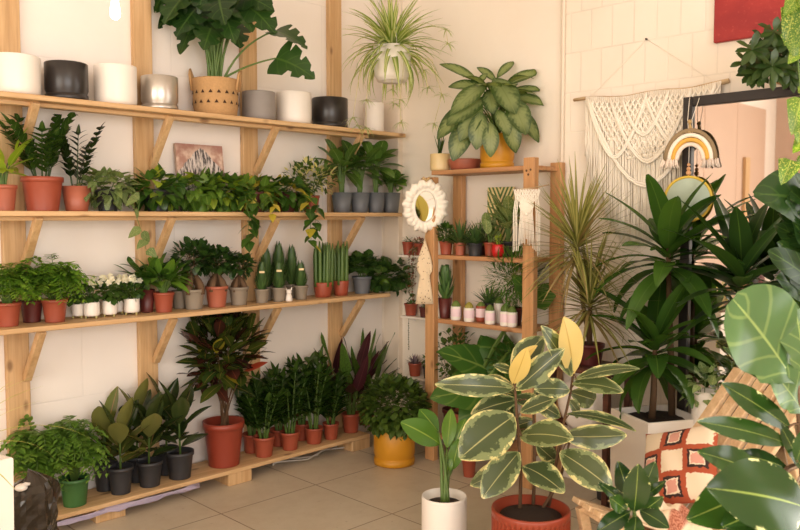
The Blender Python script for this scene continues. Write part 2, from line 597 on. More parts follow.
L_redsuc = leafmat('reddish_succulent_leaf', G(126, 60, 50), G(150, 84, 60), gloss=.5, trans=.05)
L_hearts = leafmat('string_of_hearts_leaf', G(150, 116, 108), G(132, 126, 96), gloss=.5)
L_pale = leafmat('pale_mottled_leaf', G(104, 138, 84), G(140, 168, 112), G(196, 206, 160), spots=G(200, 208, 166), gloss=.35)

# ------------------------------------------------------------------ pots
def pot(kind, R, h, n=32):
    M = MB()
    if kind == 'nursery':
        b = R * .74
        pr = [(1e-4, .004), (b * .9, .004), (b, 0), (b, .004), (R * .925, h * .84), (R * .93, h * .845), (R, h * .85), (R, h), (R * .95, h), (R * .9, h * .8), (1e-4, h * .8)]
    elif kind == 'taper':
        b = R * .76
        pr = [(1e-4, 0), (b * .95, 0), (b, .006), (R, h), (R * .94, h), (R * .9, h * .84), (1e-4, h * .84)]
    elif kind == 'cyl':
        pr = [(1e-4, .0), (R * .8, .0), (R * .92, h * .025), (R * .985, h * .1), (R, h * .2), (R, h * .97), (R * .985, h), (R * .94, h), (R * .92, h * .82), (1e-4, h * .82)]
    elif kind == 'saucered':
        pr = [(1e-4, 0), (R * .9, 0), (R * .99, .004), (R * .99, h * .17), (R * .93, h * .18), (R * .935, h * .22), (R, h * .3), (R, h * .98), (R * .97, h), (R * .92, h), (R * .9, h * .84), (1e-4, h * .84)]
    elif kind == 'bowl':
        pr = [(1e-4, 0), (R * .8, 0), (R * .86, h * .2), (R, h * .85), (R, h), (R * .94, h), (R * .88, h * .8), (1e-4, h * .8)]
    elif kind == 'round':
        pr = [(1e-4, 0), (R * .5, 0), (R * .8, h * .12), (R * .98, h * .35), (R, h * .55), (R * .92, h * .85), (R * .86, h), (R * .78, h), (R * .78, h * .85), (1e-4, h * .85)]
    elif kind == 'flute':
        pr = [(1e-4, 0), (R * .9, 0), (R * .97, h * .03), (R * .985, h * .06), (R, h * .9), (R * 1.02, h * .91), (R * 1.03, h * .97), (R * 1.01, h), (R * .95, h), (R * .9, h * .88), (1e-4, h * .88)]
        lathe(M, pr, 252, mod=lambda th, i: 1 + (.026 * math.cos(th * 42) if 3 <= i <= 4 else 0))
        return M
    lathe(M, pr, n)
    return M

def soil(R, z, n=20):
    M = MB()
    lathe(M, [(1e-4, z + .004), (R * .5, z + .006), (R * .88, z), (R * .9, z - .012)], n)
    return M

# ------------------------------------------------------------------ plant habits. F foliage, S stems, z height of the soil, h height above it, r spread
def k_zz(F, S, h, r, z, R, n=8, llen=None, lw=None, pairs=9, prof='lance', **k):
    llen = llen or h * .26
    for i in range(n):
        az = i * 2.4 + R.uniform(-.3, .3)
        f = R.uniform(.6, 1.0) if i else 1
        rr = r * R.uniform(.35, .9)
        a = Vector((math.cos(az) * r * .12, math.sin(az) * r * .12, z - .01))
        b = a + Vector((math.cos(az) * rr * .25, math.sin(az) * rr * .25, h * f * .6))
        c = Vector((math.cos(az) * rr, math.sin(az) * rr, z + h * f))
        pts = bez(a, b, c, 10)
        tube(S, pts, llen * .05, llen * .025, 5)
        side = Vector((-math.sin(az), math.cos(az), 0))
        for j in range(pairs):
            t = .25 + .75 * j / (pairs - 1)
            q = pts[0].lerp(pts[0], 0)
            x = t * 10
            i0 = min(9, int(x))
            q = pts[i0].lerp(pts[i0 + 1], x - i0)
            dr = (pts[i0 + 1] - pts[i0]).normalized()
            for s in (-1, 1):
                d = (dr * .75 + side * s * .8 + Vector((0, 0, R.uniform(-.1, .2)))).normalized()
                leaf(F, q, d, llen * R.uniform(.85, 1.1) * (1 - .35 * max(0, t - .7) / .3), llen * .42 if not lw else lw, prof, up=Z, bend=.5, fold=.15, seg=4, R=R)
        leaf(F, pts[-1], pts[-1] - pts[-2], llen * .8, llen * .35, 'lance', bend=.3, seg=4, R=R)

def k_blob(F, S, h, r, z, R, n=60, L=.06, W=.045, prof='heart', zc=None, rv=None, bend=.6, droop=.2, stems=6, mats=(0,), wts=None, fold=.12, inner=.3, seg=4, wave=0, sr=.0025, upness=.3, petal=0, low=-.9, **k):
    zc = z + h * .5 if zc is None else zc
    rz = h * .5 if rv is None else rv
    for i in range(n):
        y = low + (1 - low) * (i + .5) / n
        az = i * 2.39996 + R.uniform(-.3, .3)
        q = math.sqrt(max(0, 1 - y * y))
        u = Vector((math.cos(az) * q, math.sin(az) * q, y))
        f = inner + (1 - inner) * R.random() ** .6
        p = Vector((u.x * r * f, u.y * r * f, zc + u.z * rz * f))
        d = (u + Vector((R.uniform(-.6, .6), R.uniform(-.6, .6), upness - droop + R.uniform(-.4, .4)))).normalized()
        p = p - d * L * .5 * f
        m = R.choices(mats, wts)[0] if len(mats) > 1 else mats[0]
        leaf(F, p, d, L * R.uniform(.7, 1.15), W * R.uniform(.75, 1.1), prof, bend=bend * R.uniform(.3, 1.3), fold=fold, seg=seg, mat=m, wave=wave, R=R, roll=R.uniform(-.4, .4))
        if i % max(1, n // max(1, stems)) == 0 and stems:
            tube(S, bez((R.uniform(-.2, .2) * r, R.uniform(-.2, .2) * r, z - .01), (p.x * .3, p.y * .3, z + (p.z - z) * .6), p, 5), sr, sr * .7, 5)

def k_fern(F, S, h, r, z, R, n=22, pl=None, pairs=12, low=.1, **k):
    pl = pl or r * .3
    for i in range(n):
        az = i * 2.4 + R.uniform(-.3, .3)
        f = R.uniform(.55, 1)
        hh = h * R.uniform(.45, 1.0)
        rr = r * f * (1.15 - .5 * hh / h)
        a = Vector((math.cos(az) * r * .06, math.sin(az) * r * .06, z - .005))
        b = Vector((math.cos(az) * rr * .35, math.sin(az) * rr * .35, z + hh * 1.25))
        c = Vector((math.cos(az) * rr, math.sin(az) * rr, z + hh * R.uniform(low, .95)))
        pts = bez(a, b, c, 8)
        tube(S, pts, .0016, .001, 4)
        side = Vector((-math.sin(az), math.cos(az), 0))
        for j in range(pairs):
            t = .25 + .75 * j / (pairs - 1)
            x = t * 8
            i0 = min(7, int(x))
            q = pts[i0].lerp(pts[i0 + 1], x - i0)
            dr = (pts[i0 + 1] - pts[i0]).normalized()
            ll = pl * (1.15 - .75 * t) * R.uniform(.8, 1.15)
            for s in (-1, 1):
                d = dr * .5 + side * s + Vector((0, 0, R.uniform(-.25, .25)))
                leaf(F, q, d, ll, ll * .62, 'lance', bend=.5, fold=.1, seg=3, R=R)

def k_ros(F, S, h, r, z, R, n=30, W=.02, prof='strap', emin=-.2, emax=1.4, bend=(.4, 1.0), L=None, seg=6, fold=.2, mats=(0,), wts=None, trunk=None, tr=.012, nx=2, c0=None, wave=0, azs=None, **k):
    """rosette of blades from one crown"""
    zc = z if trunk is None else z + trunk
    cx, cy = c0 or (0, 0)
    if trunk:
        tube(S, [(0, 0, z - .02), (cx * .4 + .004, cy * .4, z + trunk * .5), (cx, cy, zc + h * .1)], tr, tr * .8, 8)
    for i in range(n):
        az = i * 2.39996 + R.uniform(-.25, .25)
        f = (i + .5) / n
        el = emin + (emax - emin) * f
        ll = (L or r) * R.uniform(.8, 1.1) * (1 if L else 1)
        d = sph(az, el)
        p = Vector((cx + math.cos(az) * r * .02, cy + math.sin(az) * r * .02, zc + (h * .25 * f if trunk is not None else 0)))
        m = R.choices(mats, wts)[0] if len(mats) > 1 else mats[0]
        leaf(F, p, d, ll, W * R.uniform(.85, 1.1), prof, bend=R.uniform(*bend) * (1.1 - .6 * max(0, el) / 1.5), fold=fold, seg=seg, mat=m, R=R, nx=nx, wave=wave, roll=R.uniform(-.2, .2))

def k_broad(F, S, h, r, z, R, n=12, L=.2, W=.09, prof='ell', e0=-.3, e1=1.2, bend=(.4, .9), pet=.5, sr=.004, seg=7, fold=.15, mats=(0,), wts=None, nx=2, wave=0, h0=.25, **k):
    """broad leaves on petioles: low outer leaves to tall inner ones"""
    for i in range(n):
        f = (i + .5) / n
        az = i * 2.39996 + R.uniform(-.3, .3)
        el = e0 + (e1 - e0) * f + R.uniform(-.15, .15)
        ll = L * R.uniform(.8, 1.1)
        hz = h * (h0 + (1 - h0) * f) - ll * max(0, math.sin(el)) * .8
        rad = max(.01, (r - ll * math.cos(el) * .85)) * R.uniform(.7, 1) * (1 - .4 * f)
        B = Vector((math.cos(az) * rad, math.sin(az) * rad, z + max(.02, hz)))
        a = Vector((math.cos(az) * r * .06, math.sin(az) * r * .06, z - .01))
        tube(S, bez(a, (B.x * .35, B.y * .35, z + (B.z - z) * .75), B, 5), sr, sr * .7, 5)
        m = R.choices(mats, wts)[0] if len(mats) > 1 else mats[0]
        leaf(F, B, sph(az, el), ll, W * R.uniform(.85, 1.1), prof, bend=R.uniform(*bend), fold=fold, seg=seg, mat=m, R=R, nx=nx, wave=wave, roll=R.uniform(-.3, .3))

def k_rub(F, S, h, r, z, R, n=12, L=.12, W=.07, mats=(0,), wts=None, stems=1, e0=.2, e1=1.35, prof='ell', sr=.006, bend=(.05, .35), **k):
    for s in range(stems):
        ox = (s - (stems - 1) / 2) * r * .35
        hh = h * (1 if s == 0 else R.uniform(.75, .95))
        tube(S, [(ox * .3, R.uniform(-.01, .01), z - .02), (ox * .7, 0, z + hh * .4), (ox, 0, z + hh - L * .6)], sr, sr * .6, 7)
        for i in range(n):
            f = (i + .5) / n
            az = i * 2.39996 + s + R.uniform(-.3, .3)
            el = e0 + (e1 - e0) * f
            zz = z + (hh - L * .8) * (.12 + .88 * f)
            p = Vector((ox * (.3 + .7 * f), 0, zz)) + sph(az, .5) * .015
            m = R.choices(mats, wts)[0] if len(mats) > 1 else mats[0]
            leaf(F, p, sph(az, el), L * R.uniform(.8, 1.1) * (.8 + .3 * f), W * R.uniform(.85, 1.1), prof, bend=R.uniform(*bend), fold=.25, seg=7, mat=m, R=R, nx=4)

def k_cyl(F, S, h, r, z, R, n=18, rad=.012, **k):
    for i in range(n):
        az = i * 2.4
        q = r * .75 * math.sqrt((i + .5) / n)
        a = Vector((math.cos(az) * q, math.sin(az) * q, z - .01))
        hh = h * R.uniform(.82, 1)
        b = a + Vector((math.cos(az) * r * .12 * R.random(), math.sin(az) * r * .12, hh))
        tube(F, [a.lerp(b, t / 5) for t in range(6)], lambda t: rad * (1 - .25 * t) * (1 if t < .85 else 1 - (t - .85) * 4.5), None, 8, rnd=R.random())

def k_col(F, S, h, r, z, R, n=60, W=.02, **k):
    """column of short pointed leaves"""
    for i in range(n):
        f = (i + .5) / n
        az = i * 2.39996
        ll = h * (.42 - .12 * f) * R.uniform(.85, 1.1)
        leaf(F, Vector((math.cos(az), math.sin(az), 0)) * r * .28 + Z * (z + h * .72 * f), sph(az, .85 + .6 * f), ll, W, 'lance', bend=-.5, fold=.4, seg=4, R=R)
    tube(S, [(0, 0, z - .01), (0, 0, z + h * .7)], r * .3, r * .2, 7)

def k_cact(F, S, h, r, z, R, ribs=12, **k):
    m = 10
    pr = []
    for i in range(m + 1):
        t = i / m
        pr.append((max(1e-4, r * math.sin(PI * (t * .82 + .18)) ** .7), z - .005 + h * t))
    lathe(F, pr, ribs * 4, mod=lambda th, i: 1 + .09 * math.cos(th * ribs))
    for q in range(0):
        pass

def k_gins(F, S, h, r, z, R, n=90, L=.052, W=.034, **k):
    # swollen bare roots
    for i in range(4):
        az = i * 1.6 + .4
        a = Vector((math.cos(az) * r * .42, math.sin(az) * r * .42, z - .01))
        b = Vector((math.cos(az) * r * .34, math.sin(az) * r * .34, z + h * .2))
        c = Vector((0, 0, z + h * .42))
        tube(S, bez(a, b, c, 7), lambda t: r * (.10 + .10 * math.sin(PI * min(1, t * 1.2))) * (1 - .5 * t), None, 9)
    k_blob(F, S, h, r, z, R, n=n, L=L, W=W, prof='ell', zc=z + h * .68, rv=h * .35, stems=8, bend=.4, droop=.1)

def trail(F, S, pts, R, L=.05, W=.038, prof='heart', step=.05, mat=0, mats=None, sr=.0018, out=(0, 0, 0), bend=.4):
    tube(S, pts, sr, sr * .7, 5)
    for i in range(len(pts) - 1):
        a, b = Vector(pts[i]), Vector(pts[i + 1])
        n = max(1, int((b - a).length / step))
        for j in range(n):
            p = a.lerp(b, (j + R.random()) / n)
            az = R.uniform(0, 6.28)
            d = Vector((math.cos(az), math.sin(az), -.7)) + Vector(out)
            leaf(F, p, d, L * R.uniform(.75, 1.1), W * R.uniform(.8, 1.1), prof, up=Vector(out) + Z * .3, bend=bend, seg=4, mat=(R.choice(mats) if mats else mat), R=R)

def vine(x, y, z, drop, R, out=0.06, n=7):
    pts = []
    for i in range(n + 1):
        t = i / n
        pts.append(Vector((x + R.uniform(-.012, .012), y - out * min(1, t * 3) + R.uniform(-.01, .01), z - drop * t ** 1.4)))
    return pts

def constrain(M, loc, rz, zfloor=None, front=None, zmax=None):
    """leaves bend away from the walls, off the board they stand on and below the board above"""
    c, sn = math.cos(rz), math.sin(rz)
    out = []
    for (x, y, z) in M.v:
        X, Y, W = loc[0] + c * x - sn * y, loc[1] + sn * x + c * y, loc[2] + z
        if Y > -.045: Y = -.045 - (Y + .045) * .5
        if X > -.03: X = -.03 - (X + .03) * .5
        if zfloor is not None and W < zfloor + .004 and (front is None or Y > front): W = zfloor + .004 + (zfloor - W) * .15
        if zmax is not None and W > zmax: W = zmax - (W - zmax) * .5
        if W < .004: W = .006
        dx, dy = X - loc[0], Y - loc[1]
        out.append((c * dx + sn * dy, -sn * dx + c * dy, W - loc[2]))
    M.v = out

# ------------------------------------------------------------------ a potted plant
def plant(name, label, cat, loc, pk, pr, ph, pm, hab, h, r, fm, seed=0, group=None, rz=0, sm=None, soilc=True, extra=None, pot_label=None, lim=None, **kw):
    R = random.Random(seed * 7919 + 13)
    t = thing(name, label, cat, loc, rz, group)
    po = pot(pk, pr, ph).build('pot', pm, t)
    if pot_label:
        po['label'] = pot_label
    lvl = {'nursery': .82, 'taper': .86, 'cyl': .84, 'saucered': .86, 'bowl': .82, 'round': .86, 'flute': .9}[pk] * ph
    soil(pr * (.78 if pk == 'round' else .9), lvl).build('soil', M_soil, t)
    F, S = MB(), MB()
    z = lvl
    hab(F, S, h + (ph - lvl), r, z, R, **kw)
    if extra:
        extra(t, F, S, R, z)
    for Q in (F, S):
        if lim is not False:
            constrain(Q, loc, rz, *(lim or (0,)))
    if F.f:
        F.build('foliage', fm, t)
    if S.f:
        S.build('stem', sm or M_stem, t)
    return t

# ------------------------------------------------------------------ the room
def struct(o):
    o['kind'] = 'structure'
    return o
RX0, RY0, CZ = -7.4, -6.6, 3.5
M = MB(); box(M, ((RX0) / 2, RY0 / 2, -.06), (-RX0 + .6, -RY0 + .6, .12)); struct(M.build('floor', M_floor))
M = MB(); box(M, ((RX0) / 2, RY0 / 2, CZ + .06), (-RX0 + .6, -RY0 + .6, .12)); struct(M.build('ceiling', M_ceil))
M = MB(); box(M, (RX0 / 2, .08, CZ / 2), (-RX0 + .3, .16, CZ)); struct(M.build('wall_left', M_wallL))
def holed(M, axis, pos, th, a0, a1, z1, holes):
    """a wall slab with rectangular openings (a, b, z, z)"""
    edges = sorted({a0, a1, *[h[0] for h in holes], *[h[1] for h in holes]})
    for u0, u1 in zip(edges[:-1], edges[1:]):
        hs = [h for h in holes if h[0] <= u0 and h[1] >= u1]
        spans = [(0, z1)] if not hs else [(0, hs[0][2]), (hs[0][3], z1)]
        for w0, w1 in spans:
            if w1 - w0 < .01:
                continue
            c = [0, 0, (w0 + w1) / 2]
            c[axis] = pos; c[1 - axis] = (u0 + u1) / 2
            s = [0, 0, w1 - w0]
            s[axis] = th; s[1 - axis] = u1 - u0
            box(M, c, s, bev=.0005)
WR = (-5.7, -3.55, .25, 3.05)      # shop window in the side wall, beyond the picture's edge
WF = (-6.4, -2.2, .7, 3.0)         # window in the wall behind the viewer
WB = (-5.6, -1.2, .7, 3.0)
M = MB(); holed(M, 0, .08, .16, RY0 - .1, .0, CZ, [WR]); struct(M.build('wall_right', M_wallR))
M = MB(); holed(M, 1, RY0 - .08, .16, RX0 - .1, .1, CZ, [WF]); struct(M.build('wall_front', M_plaster))
M = MB(); holed(M, 0, RX0 - .08, .16, RY0, 0, CZ, [WB]); struct(M.build('wall_back', M_pink))
def window(name, axis, pos, w, n):
    M = MB()
    a, b, z0, z1 = w
    def bx(u0, u1, w0, w1, t=.06):
        c = [0, 0, (w0 + w1) / 2]; c[axis] = pos; c[1 - axis] = (u0 + u1) / 2
        s = [0, 0, w1 - w0]; s[axis] = t; s[1 - axis] = u1 - u0
        box(M, c, s)
    bx(a, b, z0, z0 + .06); bx(a, b, z1 - .06, z1)
    for i in range(n + 1):
        u = a + (b - a) * i / n
        u = min(max(u, a + .03), b - .03)
        bx(u - .03, u + .03, z0, z1)
    struct(M.build(name, M_black))
window('window_1', 0, .08, WR, 2)
window('window_2', 1, RY0 - .08, WF, 5)
window('window_3', 0, RX0 - .08, WB, 4)
# slim plaster pilaster in the corner and a thin pipe on the right-hand wall
M = MB(); box(M, (-.015, -.13, CZ / 2), (.05, .14, CZ)); struct(M.build('trim_1', M_plaster))
py_ = hit(563, 60, 0, -.015)
M = MB(); tube(M, [(-.014, py_.y, z) for z in (.0, 1.0, 2.0, 3.0, CZ)], .011, .011, 10); struct(M.build('trim_2', M_plaster))

# ------------------------------------------------------------------ wall shelving
ZT, ZM, ZL, ZB = 2.013, 1.497, .977, .09          # board tops
SW = .29
shelf = thing('plank_shelving', 'long pine wall shelving of three boards on posts with diagonal braces', 'shelves', (-1.5, 0, 0))
def child(M, name, mat, parent):
    """mesh given in world coordinates, stored relative to its thing"""
    l = parent.location
    inv = Matrix.Rotation(-parent.rotation_euler.z, 3, 'Z')
    M.v = [tuple(inv @ (Vector(q) - l)) for q in M.v]
    return M.build(name, mat, parent)
PX = [-3.07, -2.42, -1.755, -1.093, -.44]
for x in PX:
    M = MB(); box(M, (x, -.018, 1.48), (.104, .034, 2.94)); child(M, 'post', M_pineZ, shelf)
for z, xe in ((ZT, -.06), (ZM, -.09), (ZL, -.2)):
    M = MB(); box(M, ((-3.4 + xe) / 2, -SW / 2 - .036 + .018, z - .012), (xe + 3.4, SW - .036, .024)); child(M, 'shelf_board', M_pineX, shelf)
    if z != ZL:
        M = MB(); box(M, ((-3.4 + xe) / 2 - .12, -.2, z - .034), (xe + 3.1, .05, .02)); child(M, 'batten', M_pineX, shelf)
    for x in PX:
        M = MB(); bar(M, (x + .034, -.245, z - .026), (x + .034, -.04, z - .28), .034, .036, up=(1, 0, 0)); child(M, 'brace', M_pineZ, shelf)
bench = thing('plank_bench', 'low pine plank bench standing on blocks along the base of the wall', 'bench', (-1.7, -.15, 0))
M = MB(); box(M, (-1.87, -.168, ZB - .011), (2.96, .254, .022)); child(M, 'plank', M_pineX, bench)
for x in (-3.0, -2.1, -1.36, -.46):
    M = MB(); box(M, (x, -.168, (ZB - .022) / 2), (.15, .244, ZB - .022)); child(M, 'block', M_pineZ, bench)
M = MB()
for k, (y0, dz) in enumerate(((-.16, .012), (-.2, .012), (-.12, .012))):
    R = random.Random(k)
    tube(M, [(-1.05 + .1 * i, y0 + .04 * math.sin(i * 1.7 + k), .006 + .006 * k + .012 * max(0, math.sin(i * 2.1 + k))) for i in range(8)], .005, .005, 6)
tag(M.build('cable', M_wire), 'pale cables lying on the floor beneath the low plank bench', 'cable')
M = MB()
R = random.Random(4)
n = 16
vs = []
for j in range(3):
    for i in range(n + 1):
        vs.append((-2.42 + .8 * i / n, -.302 + .012 * R.uniform(-1, 1) - .01 * (j == 2), .068 - .011 * j + (R.uniform(-.005, .005) if j else 0)))
fs = [(j * (n + 1) + i, j * (n + 1) + i + 1, (j + 1) * (n + 1) + i + 1, (j + 1) * (n + 1) + i) for j in range(2) for i in range(n)]
M.add(vs, fs)
mf = plain('lilac_plastic_film', rgb(176, 164, 186), .35, .05)
ob = M.build('plastic_film', mf)
ob.modifiers.new('thick', 'SOLIDIFY').thickness = .003
tag(ob, 'strip of crumpled lilac plastic film hanging under the bench plank edge', 'plastic sheet')

# ------------------------------------------------------------------ placing on the shelving
def LX(px, yo, z):
    """X on the wall shelving for a picture column"""
    lo, hi = -3.6, .3
    for _ in range(40):
        m = (lo + hi) / 2
        if proj((m, yo, z))[0] < px: lo = m
        else: hi = m
    return lo
def LS(name, label, cat, px, z, yo, pw, ph, pk, pm, hab, topy, spread, fm, seed, group=None, **kw):
    x = LX(px, yo, z)
    s = proj((x, yo, z))[2] / FPX
    ph_m = ph * s
    top = proj((x, yo, z + ph_m))[1]
    return plant(name, label, cat, (x, yo, z), pk, pw * s / 2, ph_m, pm, hab, max(.02, (top - topy) * s), spread * s, fm, seed, group, sm=kw.pop('sm', None), lim=(z, -SW - .008, {ZM: ZT - .06, ZL: ZM - .06, ZB: ZL - .04}[z]), **kw)
def empty_pot(label, px, z, yo, pw, ph, pk, pm, group=None):
    x = LX(px, yo, z)
    s = proj((x, yo, z))[2] / FPX
    M = pot(pk, pw * s / 2, ph * s, 48)
    o = M.build('planter_pot', pm, None, (x, yo, z))
    tag(o, label, 'pot', group)
    return o

# top board: pots, the basket monstera
g = 'empty planters on the top shelf'
empty_pot('white pot at the far end of the top shelf, cut by the picture edge', 17, ZT, -.15, 45, 40, 'cyl', M_white, g)
empty_pot('black glazed pot on a black saucer between two white pots', 67, ZT, -.15, 41, 38, 'saucered', M_blackpot, g)
empty_pot('large white pot between the black pot and the silver pot', 116, ZT, -.15, 41, 40, 'cyl', M_white, g)
empty_pot('silver glazed pot beside the woven basket on the top shelf', 160, ZT, -.15, 36, 34, 'saucered', M_silver, g)
empty_pot('grey cement pot just past the woven basket on the top shelf', 259, ZT, -.15, 33, 29, 'cyl', M_grey, g)
empty_pot('white pot between the grey pot and the small black pot', 294, ZT, -.15, 35, 32, 'cyl', M_white, g)
empty_pot('black pot near the end of the top shelf, by the spider plant', 330, ZT, -.15, 36, 30, 'saucered', M_blackpot, g)
empty_pot('slim white pot under the hanging spider plant, last on the top shelf', 374, ZT, -.15, 20, 30, 'cyl', M_whitem, g)

def notch(n, depth=.45):
    return lambda t, c: (depth if (.22 < t < .93 and math.sin(t * n * 2 * PI + (1.3 if c > 0 else 0)) < -.62) else 1)
x = LX(216, -.15, ZT); s = proj((x, -.15, ZT))[2] / FPX
mon = thing('monstera_plant', 'large split-leaf monstera growing in a woven basket on the top shelf', 'plant', (x, -.15, ZT))
bw, bh = 45 * s / 2, 37 * s
M = MB(); lathe(M, [(1e-4, 0), (bw * .86, 0), (bw * .9, .004), (bw * .97, bh * .3), (bw, bh * .96), (bw * .99, bh), (bw * .94, bh), (bw * .9, bh * .8), (1e-4, bh * .8)], 64, mod=lambda th, i: 1 + .012 * math.cos(th * 32 + i * PI))
bk = M.build('basket', M_basket, mon)
M = MB()
for zf in (.36, .62):
    for k in range(18):
        th = 2 * PI * k / 18 + (.1 if zf > .5 else 0)
        rr = bw * (.985 if zf < .5 else 1.0)
        c = Vector((rr * math.cos(th), rr * math.sin(th), bh * zf))
        tg = Vector((-math.sin(th), math.cos(th), 0))
        o_ = Vector((math.cos(th), math.sin(th), 0)) * .003
        a = .011
        M.add([c + o_ - tg * a - Z * a * .8, c + o_ + tg * a - Z * a * .8, c + o_ + Z * a * .9], [(0, 1, 2)], smooth=False)
M.build('weave_pattern', M_hole, bk)
M = MB()
for sgn in (-1, 1):
    dv = Vector((S2, -S2, 0)) * sgn * bw * .98
    up_ = Vector((-S2, -S2, 0)) * .035
    tube(M, [dv + up_ + Z * bh * .7, dv * 1.1 + up_ * .8 + Z * bh * 1.12, dv * 1.14 + Z * bh * 1.27, dv * 1.1 - up_ * .8 + Z * bh * 1.12, dv - up_ + Z * bh * .7], .008, .008, 8)
M.build('handle', M_basket, mon)
soil(bw * .9, bh * .82).build('soil', M_soil, mon)
F, S = MB(), MB()
R = random.Random(77)
base = Vector((x, -.15, ZT + bh * .8))
mleaves = [(160, 12, -.02), (168, 40, 0), (185, 8, .05), (200, 45, -.08), (206, 18, .06), (222, 10, -.1), (228, 32, -.06), (240, 14, .04), (246, 34, -.1), (212, 58, -.12), (190, 62, -.08), (290, 46, -.08), (293, 74, -.1), (262, 36, -.1), (178, 22, -.12), (236, 55, .0), (196, 30, .08), (218, -8, 0), (247, -8, 0), (180, -10, 0), (159, -2, 0), (200, -22, 0), (230, 48, -.12), (173, 8, .02), (214, 34, .02), (205, 2, -.12), (240, -2, -.1), (190, 40, -.12), (222, 24, -.14), (258, 16, -.08), (186, 20, .04)]
for i, (lx, ly, dy) in enumerate(mleaves):
    d_ = proj((x, -.15, ZT))[2] + (dy * -1.0)
    q = at_depth(lx - 2, ly * .72 - 12 if lx < 268 else ly - 12, proj((x, -.15, ZT))[2] + dy)
    if q.y > -.04: q.y = -.05
    lp = q - base
    a = Vector((R.uniform(-.03, .03), R.uniform(-.03, .03), bh * .78))
    B = lp + Z * bh * .8
    drt = Vector(((lx - 214) / 60 * .7, -(lx - 214) / 60 * .7, 0)) + Vector((-.35, -.45, R.uniform(-.9, -.35)))
    drt.normalize()
    L_ = R.uniform(.20, .25)
    B2 = B - drt * L_ * .4
    tube(S, bez(a, (B2.x * .35, B2.y * .35, a.z + (B2.z - a.z) * .8), B2, 8), .007, .004, 7)
    leaf(F, B2, drt, L_, L_ * R.uniform(.85, 1.05), 'heart', up=Vector((-.5, -.5, .7)), bend=R.uniform(.3, .9), fold=R.uniform(-.05, .25), seg=26, nx=6, notch=notch(2.4 + R.random(), .55), R=R, roll=R.uniform(-.5, .5))
constrain(F, (x, -.15, ZT), 0, ZT, -SW - .01, None); constrain(S, (x, -.15, ZT), 0, None, None, None)
F.build('foliage', L_mon, mon)
S.build('stem', M_stem, mon)

# ------------------------------------------------------------------ second board
LS('lady_palm', 'lime green young plant in a terracotta pot at the picture edge', 'plant', 4, ZM, -.15, 26, 26, 'nursery', M_terra2, k_broad, 128, 28, [L_lime], 1, n=14, L=.16, W=.07, prof='lance', e0=.0, e1=1.4)
LS('zz_plant', 'big dark ZZ plant in a wide glossy terracotta pot on the middle shelf', 'plant', 43, ZM, -.15, 40, 34, 'nursery', M_terra, k_zz, 116, 42, [L_zz], 2, n=8, llen=.09, lw=.042, pairs=8, sm=M_stemd)
LS('zz_plant', 'small black-green ZZ plant beside the big ZZ plant on the middle shelf', 'plant', 77, ZM, -.15, 28, 25, 'taper', M_terra2, k_zz, 129, 30, [L_raven], 3, n=5, llen=.07, lw=.034, pairs=8, sm=M_stemd)
gp = 'trailing plants on the middle shelf'
def silver_trail(t, F, S, R, z):
    trail(F, S, [(.06, -.12, z + .02), (.07, -.19, z - .05), (.05, -.20, z - .12), (.075, -.19, z - .18), (.11, -.18, z - .22), (.10, -.18, z - .27), (.125, -.18, z - .28)], R, .07, .052, 'heart', .04, out=(-.3, -.3, 0))
LS('scindapsus_plant', 'silvery green trailing plant in a dark pot with one long tendril', 'plant', 108, ZM, -.16, 24, 22, 'nursery', M_dark, k_blob, 172, 31, [L_silver], 4, gp, n=150, L=.066, W=.045, droop=.45, zc=.11, rv=.11, low=-1, inner=.55, extra=silver_trail)
LS('pothos_plant', 'deep green heart-leaved trailing plant next to the silvery trailing plant', 'plant', 158, ZM, -.15, 26, 22, 'nursery', M_dark, k_blob, 170, 33, [L_pothd, L_lime], 5, gp, n=150, L=.072, W=.054, droop=.5, zc=.11, rv=.11, low=-1, inner=.55, mats=(0, 1), wts=(10, 1))
def tr1(t, F, S, R, z):
    trail(F, S, vine(.02, -.13, z + .02, .27, R, .07), R, .08, .062, 'heart', .018)
    trail(F, S, vine(.05, -.13, z + .02, .22, R, .07), R, .075, .058, 'heart', .02)
LS('pothos_plant', 'green trailing plant in a lime pot below the mountain canvas', 'plant', 200, ZM, -.16, 22, 18, 'nursery', M_lime, k_blob, 167, 31, [L_poth, L_lime], 6, gp, n=150, L=.072, W=.054, droop=.5, zc=.11, rv=.11, low=-1, inner=.55, mats=(0, 1), wts=(8, 1))
LS('pothos_plant', 'bright trailing plant in a lime pot with a tuft hanging below the board', 'plant', 224, ZM, -.17, 22, 18, 'nursery', M_lime, k_blob, 165, 28, [L_pothd, L_lime], 7, gp, n=150, L=.072, W=.054, droop=.5, zc=.11, rv=.11, low=-1, inner=.55, mats=(0, 1), wts=(6, 1), extra=tr1)
def tr2(t, F, S, R, z):
    trail(F, S, vine(-.02, -.12, z + .02, .17, R, .08), R, .075, .05, 'lance', .02, mats=(0, 1))
LS('pothos_plant', 'trailing plant with a few yellowing leaves beside the second brace', 'plant', 255, ZM, -.16, 24, 20, 'nursery', M_burg, k_blob, 172, 30, [L_poth, L_yel], 8, gp, n=150, L=.072, W=.054, droop=.5, zc=.11, rv=.11, low=-1, inner=.55, mats=(0, 1), wts=(12, 1), extra=tr2)
def tr3(t, F, S, R, z):
    trail(F, S, vine(.02, -.12, z + .02, .30, R, .08), R, .078, .062, 'heart', .018, mats=(0, 0, 1))
    trail(F, S, vine(.07, -.11, z + .02, .26, R, .08), R, .072, .058, 'heart', .02, mats=(0, 0, 1))
LS('pothos_plant', 'trailing plant with the longest hanging strands on the middle shelf', 'plant', 286, ZM, -.17, 22, 20, 'nursery', M_burg, k_blob, 172, 28, [L_pothd, L_yel], 9, gp, n=150, L=.072, W=.054, droop=.5, zc=.11, rv=.11, low=-1, inner=.55, mats=(0, 1), wts=(12, 1), extra=tr3)
